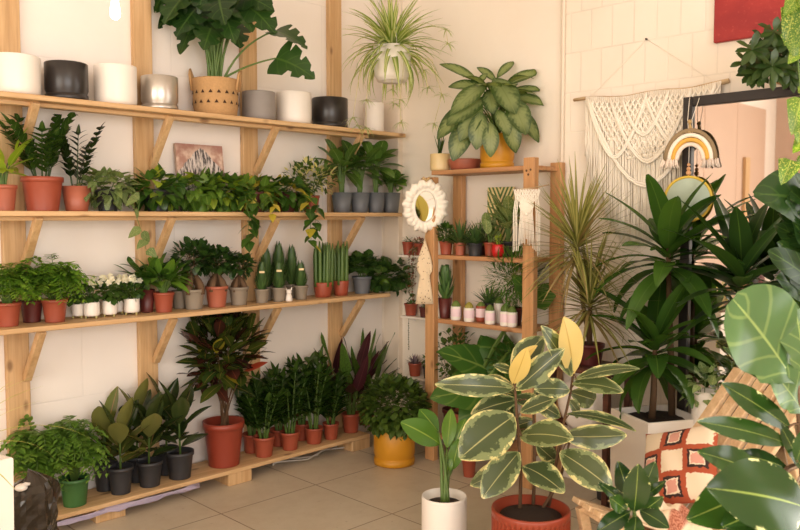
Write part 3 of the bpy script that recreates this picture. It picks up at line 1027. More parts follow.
LS('blooming_kalanchoe', 'plant with a haze of pale yellow blossom in a terracotta pot', 'plant', 311, ZM, -.15, 18, 17, 'nursery', M_terra, k_blob, 158, 29, [L_bush, L_blond], 10, n=330, L=.044, W=.022, prof='ell', mats=(0, 1), wts=(3, 1.6), droop=0, low=-.8)
gd = 'slate pots of broad-leaved plants at the end of the middle shelf'
for i, (px, pw, ty, sp, lb) in enumerate(((341, 21, 140, 27, 'broad-leaved green plant in a slate pot next to the yellow blossom plant'), (361, 20, 142, 25, 'broad-leaved green plant, second of four slate pots'), (379, 19, 138, 25, 'broad-leaved green plant, third of four slate pots'), (396, 19, 168, 17, 'low broad-leaved plant in the slate pot at the very end of the board'))):
    LS('dieffenbachia', lb, 'plant', px - 2 * i + 1, ZM, -.15 - .015 * i, pw, 20, 'taper', M_slate, k_broad, ty, sp, [L_dief], 20 + i, gd, n=18, L=.175 if i < 3 else .125, W=.085, e0=-.35, e1=1.25, sr=.005, seg=7, h0=.4)
# mountain canvas leaning against the wall
def mountain():
    t = NT('mountain_picture')
    u, v, uvv = t.uv()
    def ridge(px, py, sl, sc, amp):
        a = t.math('MULTIPLY', t.math('ABSOLUTE', t.math('SUBTRACT', u, px)), sl)
        n_ = t.noise(sc, 5, uvv, .6)
        return t.math('ADD', t.math('SUBTRACT', py, a), t.math('MULTIPLY_ADD', n_, amp, -amp / 2))
    h = t.math('MAXIMUM', ridge(.52, .97, .75, 6, .16), t.math('MAXIMUM', ridge(.9, .66, .7, 8, .2), ridge(.08, .6, .6, 9, .2)))
    sky = t.mix(t.ss(t.noise(5, 4, uvv), .4, .65), rgb(176, 132, 116), rgb(226, 200, 180))
    sky = t.mix(t.ss(v, .8, 1.1), sky, rgb(160, 112, 100))
    mp = t.n('ShaderNodeMapping'); mp.inputs['Rotation'].default_value = (0, 0, .7); mp.inputs['Scale'].default_value = (14, 3, 1)
    t.l(uvv, mp.inputs[0])
    rk = t.mix(t.ss(t.noise(1.5, 5, mp.outputs[0], .7), .42, .58), rgb(60, 52, 52), rgb(222, 210, 202))
    f = t.ss(t.math('SUBTRACT', h, v), -.01, .01)
    t.l(t.mix(f, sky, rk), t.b.inputs['Base Color'])
    t.b.inputs['Roughness'].default_value = .6
    return t.m
a = hit(176, 175, 1, -.04); b = hit(223, 175, 1, -.04)
x = (a.x + b.x) / 2; wd = b.x - a.x; ht = .375
cv = thing('canvas_picture', 'small canvas painting of a snowy mountain leaning on the wall', 'picture', (x, -.07, ZM))
M = MB(); box(M, (0, 0, ht / 2), (wd, .018, ht), bev=.002); ca = M.build('canvas', plain('canvas_edge', rgb(190, 160, 140), .7), cv)
M = MB(); M.add([(-wd / 2, -.0105, 0), (wd / 2, -.0105, 0), (wd / 2, -.0105, ht), (-wd / 2, -.0105, ht)], [(0, 1, 2, 3)], [(0, 0), (1, 0), (1, 1), (0, 1)], smooth=False)
M.build('painting', mountain(), cv)
cv.rotation_euler = (-math.radians(7), 0, 0)

# ------------------------------------------------------------------ third board
gf = 'ferns on the lower shelf'
LS('fern', 'bushy fern in a terracotta pot at the picture edge on the lower shelf', 'plant', 8, ZL, -.17, 26, 24, 'nursery', M_terra, k_fern, 258, 44, [L_fern], 30, gf, n=64)
LS('fern', 'fern in the dark red pot set back between two bigger ferns', 'plant', 32, ZL, -.10, 22, 22, 'nursery', M_burg, k_fern, 262, 34, [L_fern], 31, gf, n=40)
LS('fern', 'full bright fern in a terracotta pot beside the small white cups', 'plant', 55, ZL, -.17, 25, 23, 'nursery', M_terra, k_fern, 254, 47, [L_fern], 32, gf, n=70)
gk = 'white-flowering kalanchoe cups'
def blooms(zt, n, sp):
    def ex(t, F, S, R, z):
        B = MB()
        for i in range(n):
            az = i * 2.4
            q = sp * math.sqrt((i + .5) / n)
            p = Vector((math.cos(az) * q, math.sin(az) * q, z + zt * R.uniform(.8, 1.08)))
            tube(S, [(p.x * .3, p.y * .3, z), (p.x * .8, p.y * .8, z + zt * .6), p], .0012, .001, 4)
            for k in range(5):
                leaf(B, p, (Vector((.7 * math.cos(k * 1.2566 + i), -.7 * math.cos(k * 1.2566 + i), math.sin(k * 1.2566 + i))) + Vector((-.2, -.2, .2))), .018, .015, 'ell', up=Vector((-.6, -.6, .5)), bend=.4, seg=3, R=R)
        B.build('flowers', L_white, t)
    return ex
for i, (px, yo, pw, ph, pm, lb) in enumerate(((78, -.12, 12, 15, M_whitem, 'white flowering plant in the pale cup nearest the bright fern'), (92, -.17, 15, 17, M_white, 'white flowering plant in the biggest of the small white cups'), (110, -.17, 14, 17, M_white, 'white flowering plant in the middle one of the small white cups'), (119, -.10, 11, 14, M_whitem, 'white flowering plant in the cup set back against the wall'), (132, -.17, 15, 17, M_white, 'white flowering plant in the cup beside the dark burgundy pot'))):
    def feet(t, F, S, R, z, pw=pw, yo=yo, px=px):
        s = proj((LX(px, yo, ZL), yo, ZL))[2] / FPX
        Fm = MB()
        for k in range(3):
            th = k * 2.094 + .9
            rr = pw * s / 2 * .72
            tube(Fm, [(rr * math.cos(th), rr * math.sin(th), .010), (rr * 1.08 * math.cos(th), rr * 1.08 * math.sin(th), -.0115)], .006, .0045, 8)
        Fm.build('foot', M_stempale, t)
        blooms(.12, 8, .05)(t, F, S, R, z)
    o = LS('kalanchoe_cup', lb, 'plant', px, ZL, yo, pw, ph - 3, 'cyl', pm, k_blob, 282, 14, [L_kal], 40 + i, gk, n=46, L=.046, W=.036, prof='obov', extra=feet)
    o.location.z += .012
LS('peace_lily', 'dark-leaved plant in a burgundy pot on the lower shelf', 'plant', 147, ZL, -.13, 16, 23, 'taper', M_burg, k_broad, 254, 30, [L_pothd], 50, n=30, L=.16, W=.062, prof='lance', e0=-.1, e1=1.1)
LS('peace_lily', 'bright green lance-leaved plant in a terracotta pot on the lower shelf', 'plant', 164, ZL, -.18, 21, 20, 'nursery', M_terra, k_broad, 252, 31, [L_spath], 51, n=34, L=.14, W=.058, prof='lance', e0=-.2, e1=1.25)
LS('peace_lily', 'leafy plant in a taupe pot set back by the wall', 'plant', 180, ZL, -.09, 16, 18, 'nursery', M_beige, k_broad, 268, 17, [L_spath], 52, n=18, L=.12, W=.045, prof='lance', e0=-.1, e1=1.2)
gg = 'bonsai ficus with swollen roots'
LS('ficus_bonsai', 'tallest bonsai ficus with swollen roots in a wide taupe pot', 'plant', 194, ZL, -.17, 22, 20, 'nursery', M_beige, k_gins, 240, 23, [L_gins], 53, gg, sm=M_stemb, n=190)
LS('ficus_bonsai', 'bonsai ficus in a terracotta pot between two taupe-potted ones', 'plant', 217, ZL, -.17, 23, 21, 'nursery', M_terra2, k_gins, 247, 22, [L_gins], 54, gg, sm=M_stemb, n=190)
LS('ficus_bonsai', 'shortest bonsai ficus in a taupe pot beside the upright succulents', 'plant', 239, ZL, -.17, 20, 18, 'nursery', M_beige, k_gins, 253, 18, [L_gins], 55, gg, sm=M_stemb, n=130)
gh = 'upright succulents on the lower shelf'
for i, (px, yo, ty, lb) in enumerate(((262, -.18, 264, 'upright succulent in a taupe pot beside the shortest bonsai ficus'), (279, -.18, 264, 'upright succulent in the middle taupe pot, beside the white figurine'), (301, -.18, 264, 'upright succulent in a taupe pot beside the tall cylinder-leaved plant'), (266, -.08, 248, 'taller succulent set back behind the first taupe succulent pot'), (279, -.07, 244, 'tallest upright succulent set back behind the middle taupe pot'), (292, -.08, 248, 'tall succulent set back behind the white figurine'))):
    lab = None
    def stick(t, F, S, R, z, i=i):
        if i < 3:
            Mt = MB(); box(Mt, (-.03, -.045, z + .115), (.03, .002, .012), Matrix.Rotation(-.7, 3, 'Z'), bev=.0005)
            Mt.build('plant_tag', M_blond_, t)['label'] = 'small pale plant tag'
    M_blond_ = M_cream
    LS('upright_succulent', lb, 'plant', px, ZL, yo, 15, 14, 'nursery', M_beige, k_col, ty - 3, 10, [L_haw], 60 + i, gh, n=120, W=.015, extra=stick)
x = LX(289, -.215, ZL)
M = MB()
lathe(M, [(1e-4, 0), (.019, 0), (.021, .006), (.018, .03), (.013, .042)], 16)
ball(M, (0, 0, .053), .0165, 14, 9)
for sg in (-1, 1):
    tube(M, [(sg * .009, -sg * .009, .064), (sg * .011, -sg * .011, .075), (sg * .013, -sg * .013, .083)], .006, .001, 7)
tag(M.build('figurine', M_white, None, (x, -.215, ZL)), 'tiny white animal figurine standing between the succulent pots', 'ornament')
gc = 'cylinder-leaved snake plants'
LS('snake_plant', 'tall snake plant of upright green cylinders in the wider terracotta pot', 'plant', 323, ZL, -.17, 19, 15, 'bowl', M_terra, k_cyl, 239, 12, [L_cyl], 70, gc, n=20, rad=.0125)
LS('snake_plant', 'tall snake plant of upright green cylinders nearer the trailing round-leaved plants', 'plant', 341, ZL, -.17, 16, 15, 'bowl', M_terra, k_cyl, 239, 9, [L_cyl], 71, gc, n=14, rad=.0125)
LS('peperomia', 'round-leaved plant in a dark grey pot beside the snake plants', 'plant', 362, ZL, -.16, 20, 17, 'nursery', M_slate, k_blob, 252, 20, [L_pep], 72, n=110, L=.062, W=.06, prof='round', droop=.3, low=-.5)
def tr4(t, F, S, R, z):
    trail(F, S, [(.05, -.05, z + .05), (.10, -.13, z), (.13, -.15, z - .06), (.14, -.16, z - .12)], R, .05, .046, 'round', .03)
LS('peperomia', 'round-leaved plant in a lime pot trailing over the shelf end', 'plant', 386, ZL, -.18, 14, 13, 'round', M_lime, k_blob, 245, 29, [L_pep], 73, n=190, L=.062, W=.06, prof='round', droop=.4, low=-1, zc=.10, rv=.125, extra=tr4)

# ------------------------------------------------------------------ low bench
LS('parsley_fern', 'soft bright fern in a green plastic pot on the low bench', 'plant', 75, ZB, -.2, 29, 28, 'nursery', M_green, k_fern, 410, 42, [L_fern2], 80, n=80)
LS('parsley_fern', 'spreading fern behind the glossy black sack on the low bench', 'plant', 42, ZB, -.13, 24, 24, 'nursery', M_dark, k_fern, 412, 52, [L_fern2], 81, n=80)
gr = 'rubber plants in charcoal pots on the low bench'
LS('rubber_plant', 'tan-edged rubber plant in a charcoal pot next to the soft fern', 'plant', 121, ZB, -.2, 25, 27, 'nursery', M_dark, k_rub, 402, 24, [L_rubv, L_rub], 82, gr, n=11, L=.2, W=.105, mats=(0, 1), wts=(3, 1))
LS('rubber_plant', 'tan-edged rubber plant set back beside the soft fern', 'plant', 106, ZB, -.1, 24, 27, 'nursery', M_dark, k_rub, 400, 24, [L_rubv], 83, gr, n=9, L=.2, W=.105)
LS('rubber_plant', 'two-tone rubber plant in the middle charcoal pot of the front three', 'plant', 150, ZB, -.2, 26, 25, 'nursery', M_dark, k_rub, 396, 22, [L_rub, L_rubv], 84, gr, n=11, L=.2, W=.105, mats=(0, 1), wts=(2, 1))
LS('rubber_plant', 'dark rubber plant set back against the second post', 'plant', 138, ZB, -.09, 24, 26, 'nursery', M_dark, k_rub, 380, 20, [L_rub, L_rubv], 85, gr, n=11, L=.2, W=.105, mats=(0, 1), wts=(2, 1))
LS('rubber_plant', 'dark rubber plant in a charcoal pot beside the big red pot', 'plant', 180, ZB, -.2, 28, 27, 'nursery', M_dark, k_rub, 382, 25, [L_rub], 86, gr, n=11, L=.2, W=.105)
LS('rubber_plant', 'dark rubber plant set back behind the one by the big red pot', 'plant', 167, ZB, -.09, 24, 26, 'nursery', M_dark, k_rub, 378, 20, [L_rub], 87, gr, n=10, L=.2, W=.105)
LS('croton', 'tall croton with dark, maroon and a few red leaves in a big red pot', 'plant', 224, ZB, -.17, 41, 44, 'nursery', M_bigterra, k_blob, 318, 40, [L_croton, L_crotonr, L_redleaf, L_yel], 88, n=240, L=.15, W=.068, prof='ell', mats=(0, 1, 2, 3), wts=(14, 6, .4, .4), zc=.655, rv=.30, sm=M_stemb, stems=12, droop=-.1, sr=.0045, upness=.5, inner=.2, seg=5)
gz = 'small ZZ plants along the low bench'
for i, (px, yo, pw, ph, ty, sp, lb) in enumerate(((264, -.2, 22, 20, 380, 27, 'small ZZ plant in terracotta, nearest the big red pot'), (290, -.2, 20, 18, 366, 27, 'small ZZ plant in terracotta, second from the big red pot'), (314, -.2, 19, 16, 360, 26, 'small ZZ plant in terracotta, third from the big red pot'), (331, -.2, 17, 16, 376, 22, 'low ZZ plant in terracotta beside the purple-leaved plant'), (252, -.09, 19, 19, 386, 18, 'small ZZ plant set back behind the one nearest the big red pot'), (279, -.09, 18, 17, 378, 18, 'small ZZ plant set back between the first and second in front'), (302, -.09, 18, 17, 364, 18, 'small ZZ plant set back between the second and third in front'))):
    LS('zz_plant', lb, 'plant', px, ZB, yo, pw, ph, 'nursery', M_terra, k_zz, ty, sp, [L_zz], 90 + i, gz, n=10, llen=.115, lw=.046, pairs=6, prof='ell')
LS('calathea', 'purple-leaved prayer plant with long spear leaves in a terracotta pot', 'plant', 351, ZB, -.17, 19, 19, 'nursery', M_terra, k_broad, 334, 46, [L_cal, L_rattle], 98, n=24, L=.3, W=.08, prof='lance', e0=.2, e1=1.3, bend=(.0, .3), mats=(0, 1), wts=(4, 1), wave=.04)
LS('rattlesnake_plant', 'green patterned prayer plant behind the purple-leaved one', 'plant', 366, ZB, -.1, 19, 20, 'nursery', M_terra, k_broad, 334, 34, [L_rattle, L_cal], 99, n=20, L=.27, W=.065, prof='lance', e0=.5, e1=1.4, bend=(.0, .3), mats=(0, 1), wts=(4, 1), wave=.05)

# ------------------------------------------------------------------ ladder shelf against the right-hand wall
LZ = [1.745, 1.245, .862, .16]
LX0, LX1, LY0, LY1 = -.31, -.02, -.735, -1.45
lad = thing('ladder_shelf', 'free-standing pine plant rack of four boards near the room corner', 'shelves', ((LX0 + LX1) / 2, (LY0 + LY1) / 2, 0))
for x in (LX0 + .02, LX1 - .02):
    for y in (LY0, LY1):
        top = 1.745 if (x < -.2 and y == LY0) else (1.785 if x < -.2 else 1.77)
        z0 = 0
        M = MB(); box(M, (x, y, top / 2 - (.02 if top == 1.745 else 0)), (.042, .072, top - (.04 if top == 1.745 else 0))); child(M, 'post', M_lad, lad)
for z in LZ:
    M = MB()
    box(M, ((LX0 + LX1) / 2 + .004, (LY0 + LY1) / 2, z - .0125), (LX1 - LX0 - .05, LY0 - LY1 + .03 if z == LZ[0] else LY0 - LY1 - .075, .025))
    child(M, 'shelf_board', M_ladY, lad)
M = MB()
for z0, z1 in ((1.24, .86), (.86, .19)):
    tube(M, [(-.03, LY0 - .04, z1 if z0 > 1 else z1), (-.03, LY1 + .04, z0 - .03)], .0035, .0035, 6)
child(M, 'cross_wire', M_black, lad)

def RY(px, xo, z):
    lo, hi = -3.4, .2
    for _ in range(40):
        m = (lo + hi) / 2
        if proj((xo, m, z))[0] > px: lo = m
        else: hi = m
    return lo
def RS(name, label, cat, px, z, xo, pw, ph, pk, pm, hab, topy, spread, fm, seed, group=None, zmax=None, **kw):
    y = RY(px, xo, z)
    s = proj((xo, y, z))[2] / FPX
    ph_m = ph * s
    top = proj((xo, y, z + ph_m))[1]
    return plant(name, label, cat, (xo, y, z), pk, pw * s / 2, ph_m, pm, hab, max(.02, (top - topy) * s), spread * s, fm, seed, group, sm=kw.pop('sm', None), lim=(z, None, zmax), **kw)

# top of the rack
RS('snake_plant', 'small dark snake plant in a cream round pot on the rack corner', 'plant', 440, LZ[0], -.22, 20, 17, 'cyl', M_cream, k_ros, 128, 5, [L_pothd], 110, n=7, W=.028, prof='lance', emin=1.2, emax=1.55, L=.15, bend=(-.1, .1), fold=.4)
def RSbowl():
    y = RY(465, -.16, LZ[0]); s = proj((-.16, y, LZ[0]))[2] / FPX
    o = pot('bowl', 17 * s, 11 * s).build('clay_bowl', M_terra2, None, (-.16, y, LZ[0]))
    tag(o, 'shallow terracotta bowl on the rack top, under the silvery leaves', 'bowl')
RSbowl()
y = RY(497, -.165, LZ[0]); s = proj((-.165, y, LZ[0]))[2] / FPX
ag = thing('aglaonema', 'big silver-patterned leafy plant in a mustard yellow pot on the rack top', 'plant', (-.165, y, LZ[0]))
pr, ph = 34 * s / 2, 34 * s
pot('saucered', pr, ph, 40).build('pot', M_yellow, ag)
soil(pr * .9, ph * .86).build('soil', M_soil, ag)
F, S = MB(), MB()
R = random.Random(5)
b0 = Vector((-.165, y, LZ[0]))
dref = proj(b0)[2]
# leaf base px, tip px, depth offset base, tip, width factor
al = [((478, 82), (440, 68), 0, -.02, .3), ((485, 88), (453, 92), .0, -.06, .42), ((487, 84), (460, 116), -.05, -.14, .42), ((494, 78), (510, 112), -.06, -.16, .62), ((497, 78), (517, 62), .05, .08, .35), ((504, 86), (545, 76), .0, -.02, .32), ((508, 92), (550, 97), .02, .0, .26), ((512, 98), (545, 110), -.02, -.06, .4), ((508, 96), (522, 132), -.08, -.15, .6), ((497, 110), (506, 134), -.12, -.17, .6), ((486, 98), (456, 128), -.06, -.14, .5), ((482, 106), (466, 140), -.1, -.16, .5), ((480, 112), (478, 146), -.13, -.18, .55), ((474, 102), (446, 140), -.04, -.1, .4), ((490, 122), (491, 154), -.15, -.19, .5), ((470, 118), (458, 158), -.06, -.12, .5), ((512, 106), (534, 142), -.03, -.07, .4), ((505, 114), (514, 150), -.12, -.16, .5), ((478, 84), (488, 74), .03, .02, .5), ((496, 82), (476, 68), .08, .1, .4), ((488, 90), (492, 112), -.04, -.1, .7), ((515, 94), (530, 118), .03, .05, .5)]
for (bx, by), (tx, ty), db, dt, wf in al:
    B = at_depth(bx, by, dref + db) ; T = at_depth(tx, ty, dref + dt)
    for q in (B, T):
        if q.x > -.03: q.x = -.03
    B, T = B - b0, T - b0
    d = T - B
    L_ = d.length
    tube(S, bez((R.uniform(-.02, .02), R.uniform(-.02, .02), ph * .85), (B.x * .4, B.y * .4, ph + (B.z - ph) * .8), B, 6), .005, .0035, 6)
    dd = (d.normalized() + Z * .35).normalized()
    leaf(F, B, dd, L_ * 1.08, L_ * wf * 1.05, 'ell', up=Vector((-.55, -.55, .62)), bend=.65, fold=.12, seg=9, nx=4, R=R)
for i in range(14):
    az = i * 2.4; el = R.uniform(-.2, .8)
    B = Vector((math.cos(az) * .07, math.sin(az) * .07, ph + R.uniform(.08, .28)))
    tube(S, bez((0, 0, ph * .85), (B.x * .3, B.y * .3, ph + .1), B, 5), .005, .0035, 6)
    leaf(F, B, sph(az, el), .17, .085, 'ell', bend=1.0, seg=8, nx=4, R=R)
constrain(F, b0, 0, LZ[0], None, None); constrain(S, b0, 0, LZ[0], None, None)
F.build('foliage', L_agla, ag); S.build('stem', M_stem, ag)

# second level
zz = LZ[1]; zx = LZ[0] - .06
RS('haworthia', 'round dark succulent in terracotta beside the rack post on the upper level', 'plant', 446, zz, -.24, 14, 14, 'nursery', M_terra, k_blob, 222, 11, [L_pothd], 120, zmax=zx, n=130, L=.042, W=.022, prof='lance', droop=0, inner=.6)
RS('haworthia', 'spiky succulent in terracotta, second along the upper rack level', 'plant', 460, zz, -.24, 12, 13, 'nursery', M_terra2, k_ros, 212, 14, [L_haw], 121, zmax=zx, n=56, W=.018, prof='lance', emin=.1, emax=1.4, L=.15, bend=(-.2, .2), seg=4, fold=.4)
RS('haworthia', 'wide spiky succulent in a black pot on the upper rack level', 'plant', 475, zz, -.24, 16, 13, 'nursery', M_dark, k_ros, 222, 15, [L_haw], 122, zmax=zx, n=64, W=.02, prof='lance', emin=.0, emax=1.4, L=.13, bend=(-.2, .3), seg=4, fold=.4)
RS('pear_cactus', 'flat-padded cactus in a terracotta pot beside the red pot', 'plant', 490, zz, -.2, 13, 14, 'nursery', M_terra, k_broad, 214, 10, [L_pale], 123, zmax=zx, n=7, L=.085, W=.07, prof='round', e0=.7, e1=1.5, bend=(-.05, .05), sr=.006)
RS('grafted_cactus', 'tiny plant in a shiny round red pot on the upper rack level', 'plant', 498, zz, -.26, 13, 13, 'round', M_red, k_blob, 234, 5, [L_lime], 124, zmax=zx, n=26, L=.025, W=.014, prof='lance')
RS('mottled_aglaonema', 'tall pale mottled leafy plant behind the red pot', 'plant', 508, zz, -.13, 18, 15, 'nursery', M_dark, k_broad, 190, 16, [L_pale], 125, zmax=zx, n=24, L=.18, W=.07, prof='ell', e0=.2, e1=1.4, h0=.4)
RS('spiky_aloe', 'dark spiky plant set at the back of the upper rack level', 'plant', 482, zz, -.1, 14, 14, 'nursery', M_burg, k_ros, 208, 11, [L_aloe], 126, zmax=zx, n=30, W=.018, prof='lance', emin=.4, emax=1.45, L=.16, bend=(-.2, .2), seg=4, fold=.4)
# palm leaf print leaning at the back
def palmprint():
    t = NT('palm_leaf_print')
    u, v, uvv = t.uv()
    d = t.math('ABSOLUTE', t.math('MULTIPLY_ADD', u, 2.0, -1.0))
    w = t.math('SINE', t.math('MULTIPLY_ADD', v, 46.0, t.math('MULTIPLY', d, -22.0)))
    w = t.math('ADD', w, t.math('MULTIPLY_ADD', t.noise(5, 3, uvv), .8, -.4))
    t.l(t.mix(t.ss(w, -.1, .15), rgb(226, 208, 150), rgb(88, 116, 58)), t.b.inputs['Base Color'])
    return t.m
ya, yb = RY(488, -.06, 1.4), RY(514, -.06, 1.4)
cd = thing('palm_print', 'small print of a striped palm leaf leaning at the back of the rack', 'picture', (-.06, (ya + yb) / 2, zz))
M = MB(); box(M, (0, 0, .2), (.012, ya - yb, .40), bev=.001); M.build('panel', M_cream, cd)
M = MB(); h_ = (ya - yb) / 2
M.add([(-.0072, h_, .0), (-.0072, -h_, .0), (-.0072, -h_, .4), (-.0072, h_, .4)], [(0, 1, 2, 3)], [(0, 0), (1, 0), (1, 1), (0, 1)], smooth=False)
M.build('print', palmprint(), cd)

# third level: aloe and the row of cactus cups
M = MB()
for (a_, b_) in ((-.012, .06), (.014, .055), (.002, .035)):
    ball(M, (LX0 - .0005, LY1 + a_, 1.66 + b_), .0065, 10, 6)
child(M, 'wood_knot', M_stemb, lad)
zz = LZ[2]; zx = LZ[1] - .06
RS('aloe', 'upright aloe in a dark red pot at the post end of the lower rack level', 'plant', 445, zz, -.22, 14, 20, 'taper', M_burg, k_col, 258, 13, [L_aloe], 130, zmax=zx, n=44, W=.03)
gcup = 'cactus cups with pale labels'
def cup_label(pw):
    def ex(t, F, S, R, z):
        Mt = MB()
        pr = [(pw * 1.012, z * .35), (pw * 1.02, z * .36), (pw * 1.02, z * .98), (pw * 1.012, z)]
        lathe(Mt, pr, 28)
        Mt.build('paper_band', M_pinkw, t)['label'] = 'pale pink paper band'
    return ex
for i, (px, xo, ph, ty, ch, pm, lb) in enumerate(((456, -.25, 14, 298, .05, M_whitem, 'little cactus in the banded cup nearest the aloe'), (469, -.25, 14, 298, .05, M_whitem, 'yellowish little cactus in the second banded cup from the aloe'), (481, -.2, 16, 300, .04, M_terra, 'little cactus in a banded terracotta cup, third from the aloe'), (490, -.25, 14, 299, .05, M_whitem, 'little cactus in the banded cup in front of the tall white one'), (499, -.17, 20, 290, .05, M_white, 'little cactus in the tall white cup'), (505, -.25, 15, 298, .06, M_whitem, 'little cactus in the banded cup, second from the far post'), (512, -.25, 15, 299, .05, M_whitem, 'little cactus in the banded cup next to the far post'))):
    y = RY(px, xo, zz); s = proj((xo, y, zz))[2] / FPX
    RS('cactus_cup', lb, 'plant', px, zz, xo, 10.5, ph, 'taper', pm, k_cact, 0, 4.2, [L_cact], 140 + i, gcup, ribs=10 + i % 3, extra=cup_label(10.5 * s / 2 * .97) if pm is not M_white else None, zmax=None) if False else plant('cactus_cup', lb, 'plant', (xo, y, zz), 'cyl', 5.3 * s, ph * s, pm, k_cact, ch - .01, 4.1 * s, [L_cact if i != 1 else leafmat('yellowish_cactus_skin', G(170, 156, 60), G(150, 146, 70), trans=0)], 140 + i, gcup, ribs=11, extra=cup_label(5.3 * s) if pm is not M_white else None, lim=(zz,))
RS('haworthia', 'dark spiky succulent set back behind the cactus cups', 'plant', 489, zz, -.09, 16, 17, 'nursery', M_dark, k_ros, 275, 13, [L_aloe], 150, zmax=zx, n=36, W=.018, prof='lance', emin=.3, emax=1.45, L=.13, bend=(-.2, .2), seg=4, fold=.4)
RS('asparagus_fern', 'feathery green asparagus fern at the far end of the lower rack level', 'plant', 514, zz + .0, -.19, 18, 18, 'nursery', M_burg, k_blob, 242, 32, [L_aspar], 151, zmax=None, n=800, L=.07, W=.011, prof='lance', bend=.2, seg=2, droop=.1, stems=24, sr=.0014, inner=.15)
# lowest level
zz = LZ[3]; zx = LZ[2] - .06
RS('boxleaf_plant', 'dense small-leaved dark plant on the bottom rack board behind the post', 'plant', 455, zz, -.17, 26, 24, 'nursery', M_burg, k_blob, 344, 24, [L_bush], 152, zmax=zx, n=230, L=.04, W=.026, prof='ell', stems=12, zc=.46, rv=.2)
RS('boxleaf_plant', 'second small-leaved dark plant on the bottom rack board beyond the alocasia', 'plant', 505, zz, -.12, 24, 22, 'nursery', M_dark, k_blob, 360, 22, [L_bush], 153, zmax=zx, n=150, L=.04, W=.026, prof='ell', stems=12, zc=.44, rv=.16)

# ------------------------------------------------------------------ small wall ledges in the corner
for k, (px0, px1, yy, lb) in enumerate(((399, 431, 255.5, 'top white wall ledge in the room corner, with reddish succulents'), (402, 432, 317, 'middle white wall ledge in the room corner'), (405, 433, 378, 'lowest white wall ledge in the room corner'))):
    a, b = hit(px0, yy, 0, -.1), hit(px1, yy, 0, -.1)
    z = (a.z + b.z) / 2
    lg = thing('wall_ledge', lb, 'shelf', (-.005, (a.y + b.y) / 2, z))
    M = MB(); box(M, (-.055, 0, -.007), (.11, a.y - b.y, .014)); M.build('board', M_white, lg)
    for s_ in (-1, 1):
        M = MB(); box(M, (-.012, s_ * (a.y - b.y) * .35, -.03), (.018, .015, .034)); M.build('bracket', M_white, lg)
    if k == 0:
        RS('red_succulent', 'small plant in a terracotta pot on the top corner ledge', 'plant', 408, z, -.06, 12, 13, 'nursery', M_terra, k_blob, 237, 6, [L_kal], 160, n=18, L=.04, W=.014, prof='lance', droop=.1)
        def hearts(t, F, S, R, z_):
            for q in range(7):
                oy = R.uniform(-.03, .03)
                trail(F, S, [(-.02, oy, z_), (-.055 - .01 * (q % 3), oy * 1.5, z_ - .03), (-.062 - .008 * (q % 3), oy * 1.6, z_ - .16), (-.06 - .01 * (q % 3), oy * 1.5, z_ - R.uniform(.22, .36))], R, .017, .015, 'heart', .018, sr=.0009, mats=(0, 1))
        y = RY(420, -.05, z); s = proj((-.05, y, z))[2] / FPX
        plant('string_of_hearts', 'reddish string of hearts trailing from a terracotta pot on the top corner ledge', 'plant', (-.055, y, z), 'nursery', 6 * s, 12 * s, M_terra, k_blob, .04, .05, [L_hearts, L_redsuc], 161, n=40, L=.022, W=.018, prof='heart', mats=(0, 1), extra=hearts, lim=False)
    elif k == 1:
        RS('ledge_succulent', 'green succulent in a terracotta pot on the middle corner ledge', 'plant', 411, z, -.06, 14, 12, 'nursery', M_terra, k_blob, 299, 6, [L_aloe], 162, n=26, L=.035, W=.014, prof='lance', droop=0)
        RS('ledge_succulent', 'dark little plant in burgundy pot on the middle corner ledge', 'plant', 424, z, -.06, 10, 10, 'nursery', M_burg, k_blob, 302, 4, [L_bush], 163, n=26, L=.025, W=.012, prof='lance')
    else:
        RS('echeveria', 'dusky grey-purple rosette in a terracotta pot on the lowest corner ledge', 'plant', 415, z, -.06, 14, 13, 'nursery', M_terra, k_ros, 350, 9, [L_eche], 164, n=40, W=.016, prof='lance', emin=.0, emax=1.4, L=.075, bend=(-.3, .1), seg=4, fold=.4)
        RS('ledge_succulent', 'bushy green plant in a dark pot on the lowest corner ledge', 'plant', 428, z, -.06, 11, 12, 'nursery', M_dark, k_blob, 352, 8, [L_bush], 165, n=50, L=.03, W=.018, prof='ell')
# string of pearls hung above the echeveria
a = hit(413, 322, 0, -.07); b = hit(415, 349, 0, -.07)
pz = thing('bead_strand', 'thin strand of dark beads hanging below the middle corner ledge', 'hanging ornament', (a.x - .04, a.y, a.z - .005))
M = MB(); tube(M, [(0, 0, .04), (0, .002, -.06), (0, -.002, b.z - a.z)], .0012, .0012, 5); M.build('string', M_stemb, pz)
M = MB()
for i in range(12):
    ball(M, (.001 * (i % 3 - 1), .002 * (i % 2), .0 - i * (a.z - b.z) / 11.5), .0042, 8, 5)
M.build('beads', M_stemd, pz)

# ------------------------------------------------------------------ yellow pot on the floor
q = hit(392, 462, 2, 0)
s = proj(q)[2] / FPX
plant('polyscias', 'dense dark bush in a mustard yellow pot on the tiled floor', 'plant', (q.x, q.y - .02, 0), 'saucered', 41 * s / 2, 36 * s, M_yellow, k_blob, .36, .215, [L_bush], 170, n=1250, L=.052, W=.034, prof='ell', stems=30, zc=.34, rv=.19, low=-.85, droop=.35, inner=.62, lim=(0,))

